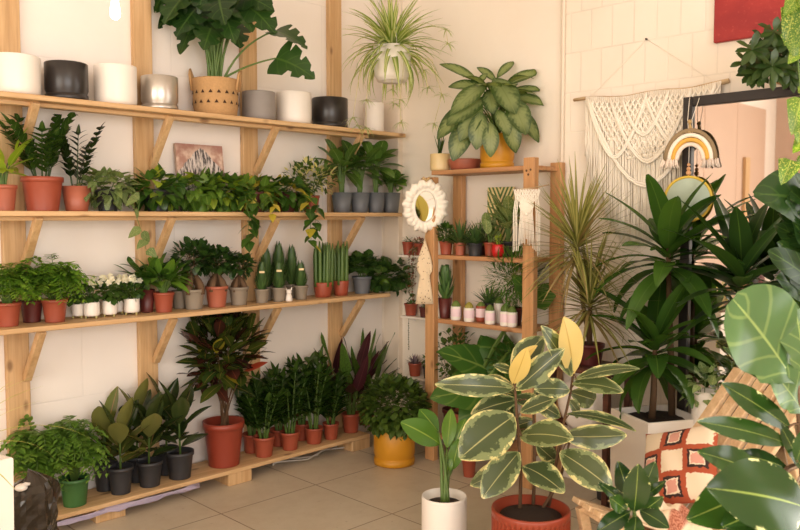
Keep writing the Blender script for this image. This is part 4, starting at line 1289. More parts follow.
# ------------------------------------------------------------------ alocasia on the bottom rack board
z = LZ[3]
b0 = Vector((-.27, RY(484, -.25, z), z))
b0 = Vector((-.2, RY(468, -.2, z), z))
alo = thing('alocasia', 'plant with huge plain green leaves in a faded terracotta pot on the bottom rack board', 'plant', (b0.x, b0.y, b0.z))
dref = proj(b0)[2]; s = dref / FPX
pot('nursery', 17 * s, 26 * s, 40).build('pot', M_terra2, alo)
soil(15.5 * s, 21 * s).build('soil', M_soil, alo)
F, S = MB(), MB(); R = random.Random(9)
bl = b0.copy()
for (bx, by), (tx, ty), db, dt, wf in (((487, 392), (438, 405), -.02, -.16, .95), ((482, 372), (440, 362), .0, -.12, .8), ((500, 352), (480, 384), .02, -.06, 1.1), ((524, 300), (508, 282), -.22, -.28, .95), ((526, 302), (550, 288), -.2, -.18, .8), ((495, 385), (475, 345), .05, .08, 1.0), ((505, 395), (532, 372), .03, .0, .9), ((478, 400), (462, 440), -.06, -.14, .9), ((505, 360), (520, 335), .06, .1, .9)):
    B = at_depth(bx + 9, by, dref + db - .13) - bl; T = at_depth(tx + 9, ty, dref + dt - .13) - bl
    d = T - B; L_ = d.length
    tube(S, bez((0, 0, 20 * s), (B.x * .3, B.y * .3, 20 * s + (B.z - 20 * s) * .7), B, 8), .010, .006, 8)
    leaf(F, B - d * .1, (d.normalized() + Z * .25).normalized(), L_ * 1.35, L_ * wf * 1.25, 'heart', up=Vector((-.5, -.5, .7)), bend=.45, fold=.08, seg=12, nx=6, R=R, wave=.02)
constrain(F, bl, 0, .0); F.build('foliage', L_alo, alo); S.build('stem', M_stem, alo)
q = hit(469, 476, 2, 0); s = proj(q)[2] / FPX
tag(pot('nursery', 7.5 * s, 18 * s).build('terracotta_pot', M_terra, None, (q.x, q.y, 0)), 'small empty terracotta pot on the floor behind the white planter', 'pot')

# ------------------------------------------------------------------ bird of paradise in the white pot
q = hit(444, 552, 2, 0); s = proj(q)[2] / FPX
bop = thing('bird_of_paradise', 'young bird of paradise plant in a smooth white cylinder pot', 'plant', (q.x, q.y, 0))
ph = 58 * s
pot('cyl', 22.5 * s, ph, 48).build('pot', M_white, bop)
soil(20 * s, ph * .86).build('soil', M_soil, bop)
F, S = MB(), MB(); R = random.Random(3)
bl = Vector((q.x, q.y, 0)); dref = proj(bl)[2]
for (bx, by), (tx, ty), db, dt, wf in (((440, 444), (404, 431), 0, -.06, .62), ((438, 432), (418, 412), .02, .06, .62), ((447, 448), (452, 412), .0, .02, .42), ((452, 452), (466, 424), .02, .0, .5), ((452, 470), (460, 444), -.02, -.05, .5), ((446, 474), (452, 462), -.03, -.05, .5)):
    B = at_depth(bx, by, dref + db) - bl; T = at_depth(tx, ty, dref + dt) - bl
    d = T - B; L_ = d.length
    a = Vector((R.uniform(-.02, .02), R.uniform(-.02, .02), ph * .84))
    tube(S, bez(a, (a.x + (B.x - a.x) * .25, a.y + (B.y - a.y) * .25, a.z + (B.z - a.z) * .7), B, 8), .0085, .0055, 8)
    leaf(F, B, (d.normalized() + Z * .3).normalized(), L_ * 1.1, L_ * wf, 'ell', up=Vector((-.55, -.55, .6)), bend=.6, fold=.15, seg=10, nx=4, R=R)
F.build('foliage', L_bop, bop); S.build('stem', M_stem, bop)

# ------------------------------------------------------------------ variegated rubber plant in the fluted pot
q = hit(530, 584, 2, 0); s = proj(q)[2] / FPX
tin = thing('variegated_rubber_plant', 'large cream-edged rubber plant in a fluted rust red pot', 'plant', (q.x, q.y, 0))
ph = 78 * s
pot('flute', 38 * s, ph).build('pot', M_flute, tin)
soil(35 * s, ph * .9, 32).build('soil', M_soil, tin)
F, S = MB(), MB(); R = random.Random(21)
bl = Vector((q.x, q.y, 0)); dref = proj(bl)[2]
stems = [[(520, 508), (521, 470), (517, 420), (515, 385), (513, 360)], [(533, 508), (535, 470), (534, 430), (533, 400)], [(549, 506), (555, 470), (562, 430), (570, 395), (574, 368)], [(543, 508), (560, 480), (570, 440)]]
sdep = [-.04, .04, .02, .0]
spts = []
for pts, dd in zip(stems, sdep):
    P = [at_depth(x_, y_, dref + dd) - bl for x_, y_ in pts]
    spts.append(P)
    tube(S, P, .0075, .0045, 8)
lv = [  # base, tip, depth off base, tip, width ratio, material
    ((513, 366), (535, 346), -.04, -.1, .34, 1), ((514, 372), (494, 366), -.04, -.05, .42, 0), ((513, 384), (527, 352), -.05, -.14, .40, 1), ((512, 372), (541, 338), .02, .04, .6, 0),
    ((516, 390), (562, 352), -.05, -.12, .36, 0), ((514, 388), (447, 412), -.05, -.16, .27, 0), ((516, 394), (476, 384), .02, .06, .62, 0), ((518, 400), (478, 424), .03, .0, .45, 0),
    ((514, 416), (476, 468), -.06, -.2, .62, 0), ((520, 412), (556, 398), -.05, -.1, .42, 0), ((520, 436), (566, 448), -.07, -.22, .58, 0), ((519, 452), (494, 502), -.06, -.17, .5, 0),
    ((523, 466), (557, 497), -.07, -.2, .62, 0), ((519, 460), (484, 500), .0, -.05, .4, 0), ((573, 374), (567, 320), .0, -.06, .56, 1), ((572, 376), (544, 328), -.02, -.1, .36, 0),
    ((574, 380), (640, 378), .0, -.05, .22, 0), ((572, 384), (620, 400), .0, -.06, .44, 0), ((570, 390), (542, 400), -.04, -.12, .5, 0), ((568, 400), (580, 422), .04, .06, .5, 0),
    ((566, 414), (632, 440), .02, -.04, .22, 0), ((562, 436), (620, 462), .0, -.1, .38, 0), ((560, 452), (600, 498), -.03, -.16, .55, 0), ((533, 402), (556, 424), .04, .02, .5, 0),
    ((534, 420), (510, 440), .05, .06, .5, 0), ((534, 410), (548, 380), .06, .1, .5, 0), ((516, 420), (500, 400), .04, .1, .5, 0), ((536, 444), (552, 470), .05, .06, .5, 0),
    ((512, 430), (462, 450), .05, .08, .35, 0), ((556, 460), (540, 486), .05, .02, .5, 0), ((570, 392), (596, 416), .06, .1, .5, 0), ((514, 398), (540, 412), .05, .0, .5, 0)]
for (bx, by), (tx, ty), db, dt, wf, m in lv:
    B = at_depth(bx, by, dref + db) - bl; T = at_depth(tx, ty, dref + dt) - bl
    d = T - B; L_ = d.length
    # short petiole from the nearest stem point
    near = min((p for P in spts for p in P), key=lambda p: (p - B).length)
    tube(S, [near, near.lerp(B, .5) + Z * .004, B + d * .04], .0035, .003, 6)
    dn = d.normalized()
    if dn.z > .2:
        dd = (dn + Vector((-.1, -.1, .1))).normalized(); bd = .25
    else:
        dd = (dn + Z * .38).normalized(); bd = .7
    leaf(F, B, dd, L_ * 1.07, L_ * wf * 1.12, 'ell', up=Vector((-.6, -.6, .55)), bend=bd, fold=.14, seg=12, nx=6, mat=m, R=R, wave=.02, roll=R.uniform(-.55, .55))
F.build('foliage', [L_tineke, L_tinekey], tin); S.build('stem', M_stemb, tin)

# ------------------------------------------------------------------ hangings on the rack
def facing(p):
    """turn about the vertical so that local +Y looks from p into the room"""
    return math.atan2(-(CAM.x - p.x), (CAM.y - p.y))
# round mirror in a ruffled cord frame, tied to the rack corner
pm = Vector((LX0 - .035, RY(425, LX0 - .035, 1.5), 0))
s = proj((pm.x, pm.y, 1.5))[2] / FPX
pm.z = at_depth(425, 206, proj((pm.x, pm.y, 1.5))[2]).z
rm = thing('macrame_mirror', 'small oval mirror in a ruffled cream cord frame tied to the rack corner', 'mirror', pm, math.radians(-36)); rm.rotation_euler.x = math.radians(10)
M_mirror = NT('mirror_glass'); M_mirror.b.inputs['Metallic'].default_value = 1; M_mirror.b.inputs['Roughness'].default_value = .02; M_mirror.b.inputs['Base Color'].default_value = (.76, .75, .72, 1); M_mirror = M_mirror.m
def ovalz(rx, rz, n, y, k=1):
    return [(rx * math.cos(2 * PI * i / n), y, rz * math.sin(2 * PI * i / n)) for i in range(n)]
M = MB(); n = 40
a, b = ovalz(10.5 * s, 15.5 * s, n, -.012), ovalz(10.5 * s, 15.5 * s, n, .0)
M.add(a + b, [tuple(range(n)), tuple(range(n, 2 * n))[::-1]] + [(i, n + i, n + (i + 1) % n, (i + 1) % n) for i in range(n)], smooth=False)
M.build('mirror_glass', M_mirror, rm)
M = MB()
n = 120; rows = 7
for j in range(rows):
    for i in range(n):
        th = 2 * PI * i / n
        f = j / (rows - 1)
        ruf = 1 + .05 * f * math.sin(th * 15) + .025 * f * math.sin(th * 37 + 1)
        rx = (10.2 + 12.0 * f) * s * ruf; rz = (15.2 + 10.5 * f) * s * ruf
        M.v.append((rx * math.cos(th), -.017 + .010 * math.sin(f * PI * 2.5) + .006 * f * math.sin(th * 26), rz * math.sin(th))); M.rn.append(.5)
for j in range(rows - 1):
    for i in range(n):
        i2 = (i + 1) % n
        M.f.append([j * n + i, j * n + i2, (j + 1) * n + i2, (j + 1) * n + i]); M.mi.append(0); M.sm.append(True)
        M.uv += [(0, 0)] * 4
fr = M.build('cord_frame', M_cord, rm); fr.modifiers.new('thick', 'SOLIDIFY').thickness = .006
M = MB()
tz = 25.5 * s
for sg in (-1, 1):
    tube(M, [(0, -.01, tz), (sg * .018, -.012, tz + .022), (sg * .03, -.01, tz + .012), (0, -.012, tz + .004), (sg * .012, -.014, tz - .035)], .006, .004, 7)
M.build('bow', M_cordd, rm)

# speckled teardrop textile on the same post
pt = Vector((LX0 - .028, RY(425, LX0 - .028, 1.2), 0)); dd = proj((pt.x, pt.y, 1.2))[2]; s = dd / FPX
pt.z = at_depth(425, 272, dd).z
def terraz():
    t = NT('speckled_cream_cloth')
    vo = t.n('ShaderNodeTexVoronoi'); vo.inputs['Scale'].default_value = 75
    t.l(t.obj(), vo.inputs['Vector'])
    n_ = t.noise(40, 2, t.obj())
    f = t.math('MULTIPLY', t.math('SUBTRACT', 1, t.ss(vo.outputs['Distance'], .2, .3)), t.ss(n_, .45, .55))
    t.l(t.mix(f, rgb(228, 206, 172), rgb(120, 84, 62)), t.b.inputs['Base Color'])
    t.b.inputs['Roughness'].default_value = .85
    return t.m
tx = thing('speckled_pennant', 'cream speckled textile pennant hanging on the rack post below the oval mirror', 'wall hanging', pt, math.radians(-50))
M = MB(); out = []
prof = [(0, 33), (1.2, 30), (4, 22), (6.5, 14), (8, 6), (7.5, 1), (5, -3), (6, -10), (7.5, -20), (9, -32)]
m = 10
for w, zz_ in prof:
    for i in range(m + 1):
        c = 2 * i / m - 1
        M.v.append((w * c * s - .3 * s, -.008 - .006 * (1 - c * c) - .003 * math.sin(c * 7 + zz_ * .2), zz_ * s)); M.rn.append(.5)
for j in range(len(prof) - 1):
    for i in range(m):
        a = j * (m + 1) + i
        M.f.append([a, a + m + 1, a + m + 2, a + 1]); M.mi.append(0); M.sm.append(True); M.uv += [(0, 0)] * 4
o = M.build('cloth', terraz(), tx); o.modifiers.new('thick', 'SOLIDIFY').thickness = .004
M = MB(); tube(M, [(0, -.004, 32.5 * s), (.0, .0, 36 * s), (.004, .003, 39 * s)], .002, .002, 6); M.build('loop', M_cordd, tx)

# small macrame hung in front of the far rack post
pf = Vector((LX0 - .05, RY(527, LX0 - .05, 1.6), 0)); dd = proj((pf.x, pf.y, 1.6))[2]; s = dd / FPX
pf.z = at_depth(527, 189, dd).z
sm_ = thing('small_macrame', 'small knotted cream macrame on a thin stick at the far rack post', 'wall hanging', pf, math.radians(-62))
M = MB(); tube(M, [(-14 * s, 0, -1.5 * s), (-5 * s, .003, 0), (6 * s, -.002, 1 * s), (22 * s, 0, 4 * s)], .0042, .003, 7); M.build('stick', M_drift, sm_)
M = MB(); R = random.Random(31)
for i in range(17):
    c = -1 + i / 8
    x0 = c * 13 * s
    mid = c * 9 * s if abs(c) < .75 else c * 13 * s
    ln = (52 + 14 * abs(c) + R.uniform(-3, 3)) * s
    low = c * 13 * s
    tube(M, [(x0, -.006, 0), (x0 * .85, -.010, -8 * s), (mid, -.012, -24 * s), (mid * .6 + low * .4, -.010, -34 * s), (low, -.009, -ln)], .0032, .003, 6)
M.build('cord', M_cord, sm_)
M = MB()
for i in range(9):
    c = -1 + i / 4
    for s_ in (-1, 1):
        tube(M, [(c * 12 * s, -.012, -1 * s), ((c * 8 + s_ * 3) * s, -.016, -9 * s), ((c * 4 - s_ * 3) * s, -.016, -17 * s), (c * 3 * s, -.016, -25 * s)], .0034, .003, 6)
ball(M, (0, -.014, -25 * s), .011, 10, 7)
M.build('knot_band', M_cord, sm_)

# ------------------------------------------------------------------ big macrame on the right-hand wall
A = hit(574, 100, 0, -.022); B = hit(729, 82, 0, -.022)
org = Vector((-.022, A.y, A.z))
mac = thing('macrame_hanging', 'wide cream macrame wall hanging knotted on a driftwood branch', 'wall hanging', org)
Lr = A.y - B.y
def rodp(t):
    return Vector((-.004 * math.sin(t * 9), -Lr * t, (B.z - A.z) * t - .012 * math.sin(PI * t) + .006 * math.sin(t * 14)))
M = MB(); tube(M, [rodp(i / 14) for i in range(15)], lambda t: .0085 + .004 * t + .001 * math.sin(t * 31), None, 9); M.build('branch', M_drift, mac)
M = MB(); R = random.Random(8)
n = 124
for i in range(n):
    t = .1 + .86 * i / (n - 1)
    p = rodp(t)
    u = i / (n - 1)
    ln = .32 + .42 * math.sin(PI * min(1, u * 1.25)) ** .8 + .08 * u + R.uniform(-.015, .015)
    x = -.008 - .004 * (i % 2)
    tube(M, [p + Vector((x, 0, .004)), p + Vector((x - .004, R.uniform(-.004, .004), -ln * .3)), p + Vector((x, R.uniform(-.006, .006), -ln * .7)), p + Vector((x + .002, R.uniform(-.01, .01), -ln))], .0042, .0032, 5)
M.build('fringe', M_cord, mac)
M = MB()
for k in range(26):        # crossing diagonals of the knotted field
    for s_ in (-1, 1):
        t0 = .1 + .86 * k / 25
        pts = []
        for q in range(7):
            t = t0 + s_ * .035 * q
            if t < .1 or t > .96: break
            dep = .015 + .05 * q
            if dep > .05 + .30 * math.sin(PI * min(1, (t - .1) / .86)): break
            pts.append(rodp(t) + Vector((-.018 - .004 * (q % 2), 0, -dep)))
        if len(pts) > 1:
            tube(M, pts, .006, .0055, 6)
            for p in pts[1:]:
                ball(M, p, .009, 7, 5)
M.build('knotted_net', M_cord, mac)
for t0, t1, sag in ((.12, .52, .30), (.36, .66, .20), (.5, .94, .26), (.12, .94, .46), (.28, .8, .34)):
    M = MB()
    for o_ in (-.006, .006):
        pts = []
        for q in range(15):
            f = q / 14
            pts.append(rodp(t0 + (t1 - t0) * f) + Vector((-.026 - .006 * math.sin(f * PI), 0, -.01 - sag * (1 - abs(2 * f - 1) ** 1.7) + o_)))
        tube(M, pts, .0065, .0065, 6)
    M.build('swag', M_cord, mac)
nail = hit(646, 39, 0, -.012)
M = MB()
nv = Vector((.02, nail.y - org.y, nail.z - org.z))
tube(M, [rodp(.12), nv], .0012, .0012, 5); tube(M, [rodp(.93), nv], .0012, .0012, 5)
M.build('hanging_string', M_cord, mac)
M = MB(); tube(M, [(.035, nv.y, nv.z), (.008, nv.y, nv.z)], .004, .005, 8); M.build('nail', M_black, mac)

# ------------------------------------------------------------------ tall mirror, its hangings, the red painting
mt = hit(683, 97.5, 0, -.115)
MY0, MY1, MZ = mt.y, mt.y - 1.18, mt.z
mir = thing('floor_mirror', 'tall black-framed mirror standing against the right-hand brick wall', 'mirror', (-.09, (MY0 + MY1) / 2, 0))
mir['label'] = 'tall black-framed mirror standing against the brick wall behind the white planter'
fw = .046
M = MB()
for y in (MY0 - fw / 2, MY1 + fw / 2):
    box(M, (-.092, y, MZ / 2), (.046, fw, MZ))
for z in (MZ - fw / 2, fw / 2):
    box(M, (-.092, (MY0 + MY1) / 2, z), (.046, MY0 - MY1 - 2 * fw, fw))
child(M, 'frame', M_black, mir)
M = MB(); box(M, (-.094, (MY0 + MY1) / 2, MZ / 2), (.006, MY0 - MY1 - 2 * fw + .004, MZ - 2 * fw + .004), bev=.0005); child(M, 'mirror_glass', M_mirror, mir)
def redmat():
    t = NT('red_abstract_canvas')
    f = t.noise(3, 6, t.obj(scale=(1, 1, 2.5)), .65)
    g_ = t.noise(60, 3, t.obj())
    c = t.mix(t.ss(f, .3, .7), rgb(170, 48, 44), rgb(146, 34, 36))
    t.l(t.mix(t.math('MULTIPLY', t.ss(g_, .6, .75), .3), c, rgb(206, 96, 84)), t.b.inputs['Base Color'])
    t.b.inputs['Roughness'].default_value = .55
    t.bump(g_, .3, .004)
    return t.m
pa = hit(713, 43, 0, -.03)
rp = thing('red_painting', 'large plain red canvas hung high above the black-framed mirror', 'picture', (-.017, pa.y - .5, pa.z))
M = MB(); box(M, (.002, 0, .4), (.028, 1.0, .8), bev=.004); M.build('canvas', redmat(), rp)

# rainbow hung from the mirror's top bar
def hang(px, py, X=-.145):
    q = hit(px, py, 0, X); return q, proj(q)[2] / FPX
q, s = hang(690, 160)
rb = thing('macrame_rainbow', 'corded rainbow ornament with tassel ends hanging from the mirror top', 'hanging ornament', q, math.radians(-70))
for k, (r_, m_) in enumerate(((25.5, M_taupe), (21.5, M_cord), (17.5, M_must), (13.5, M_blush))):
    M = MB(); rr = r_ * s
    tube(M, [(rr * .93 * math.cos(PI * i / 16), 0, rr * 1.16 * math.sin(PI * i / 16)) for i in range(17)], 2.15 * s, 2.15 * s, 10)
    M.build('arc', m_, rb)['label'] = ('taupe outer arc', 'cream arc', 'mustard arc', 'blush inner arc')[k]
R = random.Random(2)
for sg in (-1, 1):
    M = MB()
    for i in range(46):
        x0 = sg * R.uniform(12, 26) * s; y0 = R.uniform(-1.8, 1.8) * s
        tube(M, [(x0, y0, 1 * s), (x0 * 1.02 + R.uniform(-1, 1) * s, y0 * 1.4, -3 * s), (x0 + (x0 - sg * 18 * s) * .35, y0 * 1.8, -7.5 * s + R.uniform(-1, 1) * s)], .9 * s, .6 * s, 4)
    M.build('tassel', M_blush, rb)
M = MB()
top = 62 * s
tube(M, [(-2 * s, 0, 28 * s), (-3 * s, 0, 40 * s), (-2 * s, .01, 60 * s), (-2 * s, .03, 63 * s)], .0016, .0016, 5)
tube(M, [(2 * s, 0, 28 * s), (1 * s, 0, 40 * s), (7 * s, .01, 60 * s), (7 * s, .03, 63 * s)], .0016, .0016, 5)
M.build('hanger', M_cord, rb)
M = MB()
ball(M, (-1 * s, 0, 38 * s), 2.2 * s)
for i in range(14):
    x0 = R.uniform(-2.5, 1.5) * s
    tube(M, [(-1 * s, 0, 37 * s), (x0, R.uniform(-1, 1) * s, 31 * s), (x0 * 2, R.uniform(-1, 1) * s - .006, 27 * s)], .7 * s, .5 * s, 4)
M.build('knot', M_cordd, rb)
# hoop below it
q, s = hang(688, 199, -.14)
hp = thing('hoop_ornament', 'yellow ring ornament with a mint disc and beads below the rainbow', 'hanging ornament', q, math.radians(-70))
M = MB(); tube(M, [(22 * s * math.cos(2 * PI * i / 40), 0, 22 * s * math.sin(2 * PI * i / 40)) for i in range(41)], 1.4 * s, 1.4 * s, 8); M.build('ring', plain('yellow_ring', rgb(232, 196, 70), .5), hp)
M = MB(); lathe(M, [(1e-4, -.0035), (20.5 * s, -.0035), (21 * s, 0), (20.5 * s, .0035), (1e-4, .0035)], 40)
M.v = [(x, z, y) for x, y, z in M.v]; M.build('disc', plain('mint_felt', rgb(188, 204, 186), .9), hp)
M = MB()
tube(M, [(0, 0, 22 * s), (0, 0, 56 * s)], .0014, .0014, 5); M.build('string', M_cord, hp)
M = MB()
for k, zz_ in enumerate((26, 30, 34)):
    ball(M, (0, 0, zz_ * s), (2.6, 2.1, 1.7)[k] * s, 12, 8)
M.build('bead', plain('wooden_bead', rgb(224, 170, 120), .4), hp)

# ------------------------------------------------------------------ white planter and the tall corn plants
pc = Vector((-.33, -2.21, 0))
cp = thing('corn_plant', 'tall two-headed corn plant in a square white planter', 'plant', pc, 0)
ang = math.atan2(.26, .14)
M = MB()
W_ = .152; Hh = .552
prof = []
def sqring(h_, z):
    return [Vector((sx * h_, sy * h_, z)) for sx, sy in ((-1, -1), (1, -1), (1, 1), (-1, 1))]
rings = [sqring(W_ * .97, 0), sqring(W_ * .985, .012), sqring(W_, Hh - .004), sqring(W_ - .004, Hh), sqring(W_ - .014, Hh), sqring(W_ - .016, Hh - .06)]
Rm = Matrix.Rotation(ang, 3, 'Z')
vs = [Rm @ v for r_ in rings for v in r_]
fs = [(j * 4 + i, j * 4 + (i + 1) % 4, (j + 1) * 4 + (i + 1) % 4, (j + 1) * 4 + i) for j in range(5) for i in range(4)]
M.add(vs, fs + [(3, 2, 1, 0), (20, 21, 22, 23)], smooth=False)
M.build('planter', M_white, cp)
M = MB(); R = random.Random(6)
nn = 10
M.add([Rm @ Vector(((W_ - .0145) * (2 * i / nn - 1), (W_ - .0145) * (2 * j / nn - 1), Hh - .03 + R.uniform(-.006, .006))) for j in range(nn + 1) for i in range(nn + 1)], [(j * (nn + 1) + i, j * (nn + 1) + i + 1, (j + 1) * (nn + 1) + i + 1, (j + 1) * (nn + 1) + i) for j in range(nn) for i in range(nn)])
M.build('soil', M_soil, cp)
dref = proj(pc)[2]
heads = [((668, 262), (672, 405), .0, 1.12, 32, 0), ((655, 356), (652, 408), -.05, 1.0, 30, 1)]
for (hx, hy), (gx, gy), dd, sc, nl, seed in heads:
    F, S = MB(), MB(); R = random.Random(60 + seed)
    Hd = at_depth(hx, hy, dref + dd) - pc; Gd = at_depth(gx, gy, dref + dd) - pc; Gd.z = Hh - .04
    tube(S, [Gd, Gd.lerp(Hd, .4) + Vector((.006, 0, 0)), Gd.lerp(Hd, .8), Hd + Z * .10], lambda t: .017 * (1 - .45 * t) + .0012 * math.sin(t * 60), None, 10)
    for i in range(nl):
        f = (i + .5) / nl
        az = i * 2.39996 + R.uniform(-.25, .25)
        el = -.55 + 1.75 * f + R.uniform(-.12, .12)
        ll = .35 * sc * R.uniform(.8, 1.08)
        if Hd.x + pc.x + math.cos(az) * math.cos(el) * ll > -.09: ll *= .72
        leaf(F, Hd + Z * (-.07 + .17 * f) + sph(az, 0) * .012, sph(az, el), ll, .098 * R.uniform(.85, 1.1), 'corn', bend=R.uniform(.5, 1.1) * (1.1 - .6 * max(0, el) / 1.5), fold=.22, seg=9, nx=4, R=R, wave=.025, roll=R.uniform(-.3, .3))
    constrain(F, pc, 0, None)
    for v_i, v in enumerate(F.v):
        if v[0] + pc.x > -.075: F.v[v_i] = (-.075 - pc.x - (v[0] + pc.x + .075) * .4, v[1], v[2])
    F.build('foliage', L_corn, cp); S.build('stem', M_stemb, cp)

p2 = Vector((-.27, -2.56, 0))
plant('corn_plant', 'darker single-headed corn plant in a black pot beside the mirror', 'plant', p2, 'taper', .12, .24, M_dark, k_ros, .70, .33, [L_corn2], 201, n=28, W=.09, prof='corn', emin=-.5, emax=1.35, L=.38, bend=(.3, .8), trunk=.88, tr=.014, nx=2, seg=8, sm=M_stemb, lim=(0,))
q = at_depth(704, 412, 3.55)
plant('ivy_pot', 'small white pot of mottled ivy beside the planter, partly behind the slatted chair', 'plant', (q.x, q.y, 0), 'cyl', .055, q.z + .10, M_white, k_blob, .14, .10, [L_pale], 202, n=60, L=.05, W=.04, prof='heart', droop=.3, lim=(0,))

# ------------------------------------------------------------------ dark wood side table with the striped dracaena, black pot
t0, t1 = hit(553, 360, 0, -.06), hit(638, 360, 0, -.06)
tz = (t0.z + t1.z) / 2 + .0
tb = thing('side_table', 'narrow dark red-brown wooden table along the wall behind the variegated rubber plant', 'table', (-.17, (t0.y + t1.y) / 2 + .02, 0))
lw, ld = t0.y - t1.y, .27
M = MB(); box(M, (0, 0, tz - .015), (ld, lw, .03)); M.build('table_top', M_dkwood, tb)
for sx in (-1, 1):
    for sy in (-1, 1):
        M = MB(); box(M, (sx * (ld / 2 - .03), sy * (lw / 2 - .03), (tz - .03) / 2), (.032, .032, tz - .03)); M.build('leg', M_dkwood, tb)
M = MB()
for sx in (-1, 1):
    box(M, (sx * (ld / 2 - .03), 0, .34), (.022, lw - .09, .035))
M.build('stretcher', M_dkwood, tb)
yy = RY(588, -.2, tz)
mg = thing('striped_dracaena', 'two-headed dracaena with spiky narrow yellow-striped leaves on the dark wooden table', 'plant', (-.18, yy, tz))
dref = proj((-.18, yy, tz))[2]
pot('nursery', .075, .11, 32).build('pot', M_burg, mg); soil(.068, .09).build('soil', M_soil, mg)
bl = Vector((-.18, yy, tz))
for (hx, hy), dd, nl, ll, seed in (((577, 246), -.16, 150, .40, 1), ((590, 304), -.2, 130, .36, 2)):
    F, S = MB(), MB(); R = random.Random(90 + seed)
    Hd = at_depth(hx, hy, dref + dd) - bl
    tube(S, [(0, 0, .08), (Hd.x * .6, Hd.y * .6, .08 + (Hd.z - .08) * .5), Hd], .012, .010, 8)
    for i in range(nl):
        f = (i + .5) / nl
        az = i * 2.39996 + R.uniform(-.3, .3)
        el = -.6 + 1.95 * f ** .9 + R.uniform(-.12, .12)
        leaf(F, Hd + Z * (-.07 + .13 * f) + sph(az, 0) * .008, sph(az, el), ll * R.uniform(.75, 1.1), .021, 'blade', bend=R.uniform(.15, .75) * (1.2 - .8 * max(0, el) / 1.4), fold=.3, seg=6, mat=1 if (R.random() < .45 - .5 * f) else 0, R=R)
    constrain(F, bl, 0, .3)
    F.build('foliage', [L_marg, L_margb], mg); S.build('stem', M_stemb, mg)
q = hit(606, 491, 2, 0)
s = proj(q)[2] / FPX
q.x = -.14; q.y = RY(606, -.14, 0) 
s = proj(q)[2] / FPX
bpot = plant('staked_pot', 'tall black plastic pot with a thin dark stake, under the side table', 'plant', (q.x, q.y, 0), 'nursery', 12 * s, 37 * s, M_dark, k_cyl, .02, .01, [M_stemb], 203, n=1, rad=.004, lim=(0,))
M = MB(); tube(M, [(0, 0, 30 * s), (.004, .0, 66 * s), (0, .004, 100 * s)], .006, .005, 7)
M.build('stake', M_black, bpot)
# white cloth sack on the lower rail
M = MB(); R = random.Random(12)
q = at_depth(584, 424, proj((-.2, (t0.y + t1.y) / 2, .4))[2])
yb = RY(584, -.17, .36)
n, m = 28, 12
for j in range(m + 1):
    f = j / m
    for i in range(n):
        th = 2 * PI * i / n
        rr = (.35 + 1.0 * math.sin(PI * min(1, .1 + f * .85)) ** .6) * (1 + .07 * math.sin(th * 5 + f * 4) + .04 * math.sin(th * 11 + 2))
        M.v.append((.075 * rr * math.cos(th), .105 * rr * math.sin(th), .26 * f)); M.rn.append(.5)
for j in range(m):
    for i in range(n):
        i2 = (i + 1) % n
        M.f.append([j * n + i, j * n + i2, (j + 1) * n + i2, (j + 1) * n + i]); M.mi.append(0); M.sm.append(True); M.uv += [(0, 0)] * 4
M.f.append(list(range(n))[::-1]); M.mi.append(0); M.sm.append(True); M.uv += [(0, 0)] * n
M.f.append(list(range(m * n, m * n + n))); M.mi.append(0); M.sm.append(True); M.uv += [(0, 0)] * n
tag(M.build('cloth_sack', M_whitem, None, (-.17, yb, .359)), 'crumpled white cloth sack resting on the rails of the dark side table', 'bag')

# ------------------------------------------------------------------ slatted lounge chair made of two crossing panels
Pa = hit(572, 498, 2, .36)
Pb = hit(735, 368, 2, .83)
Bx = Vector((Pb.x - Pa.x, Pb.y - Pa.y, 0)); Lb = Bx.length; Bx.normalize()
Wx = Vector((-Bx.y, Bx.x, 0))
if Wx.dot(CAM - Pa) < 0: Wx = -Wx
ch = thing('lounge_chair', 'slatted light wood lounge chair of two crossing panels holding the orange pillow', 'chair', (Pa.x, Pa.y, 0))
def CP(b, w, z):
    return Vector((0, 0, z)) + Bx * b + Wx * w
NS, sw, gp_ = 6, .052, .022
wid = NS * sw + (NS - 1) * gp_
def panel(name, b0_, z0_, b1_, z1_, slats, trims=None):
    M = MB()
    nrm = (CP(b1_, 0, z1_) - CP(b0_, 0, z0_)).normalized().cross(Wx)
    if nrm.z < 0: nrm = -nrm
    for i in slats:
        w = sw / 2 + i * (sw + gp_)
        bar(M, CP(b0_, w, z0_), CP(b1_, w, z1_), sw, .022, up=nrm)
    return M, nrm
M, nb = panel('back', .265, .22, Lb, .83, range(NS)); 
M.build('backrest', M_chair, ch)
M, ns = panel('seat', 0, .36, .62, .10, range(NS)); M.build('seat', M_chair, ch)
M = MB()
for f in (.12, .5, .9):
    p = CP(.265, 0, .22).lerp(CP(Lb, 0, .83), f) - nb * .022
    bar(M, p + Wx * .01, p + Wx * (wid - .01), .045, .02, up=nb)
M.build('back_rail', M_chair, ch)
M = MB()
for f in (.08, .9):
    p = CP(0, 0, .36).lerp(CP(.62, 0, .10), f) - ns * .022
    bar(M, p + Wx * .01, p + Wx * (wid - .01), .045, .02, up=ns)
M.build('seat_rail', M_chair, ch)
for w in (.035, wid - .035):
    M = MB(); bar(M, CP(.02, w, .335), CP(.10, w, 0), .032, .04, up=Bx); M.build('leg', M_chair, ch)
    M = MB(); bar(M, CP(Lb - .10, w, .68), CP(Lb + .10, w, 0), .032, .04, up=Bx); M.build('leg', M_chair, ch)

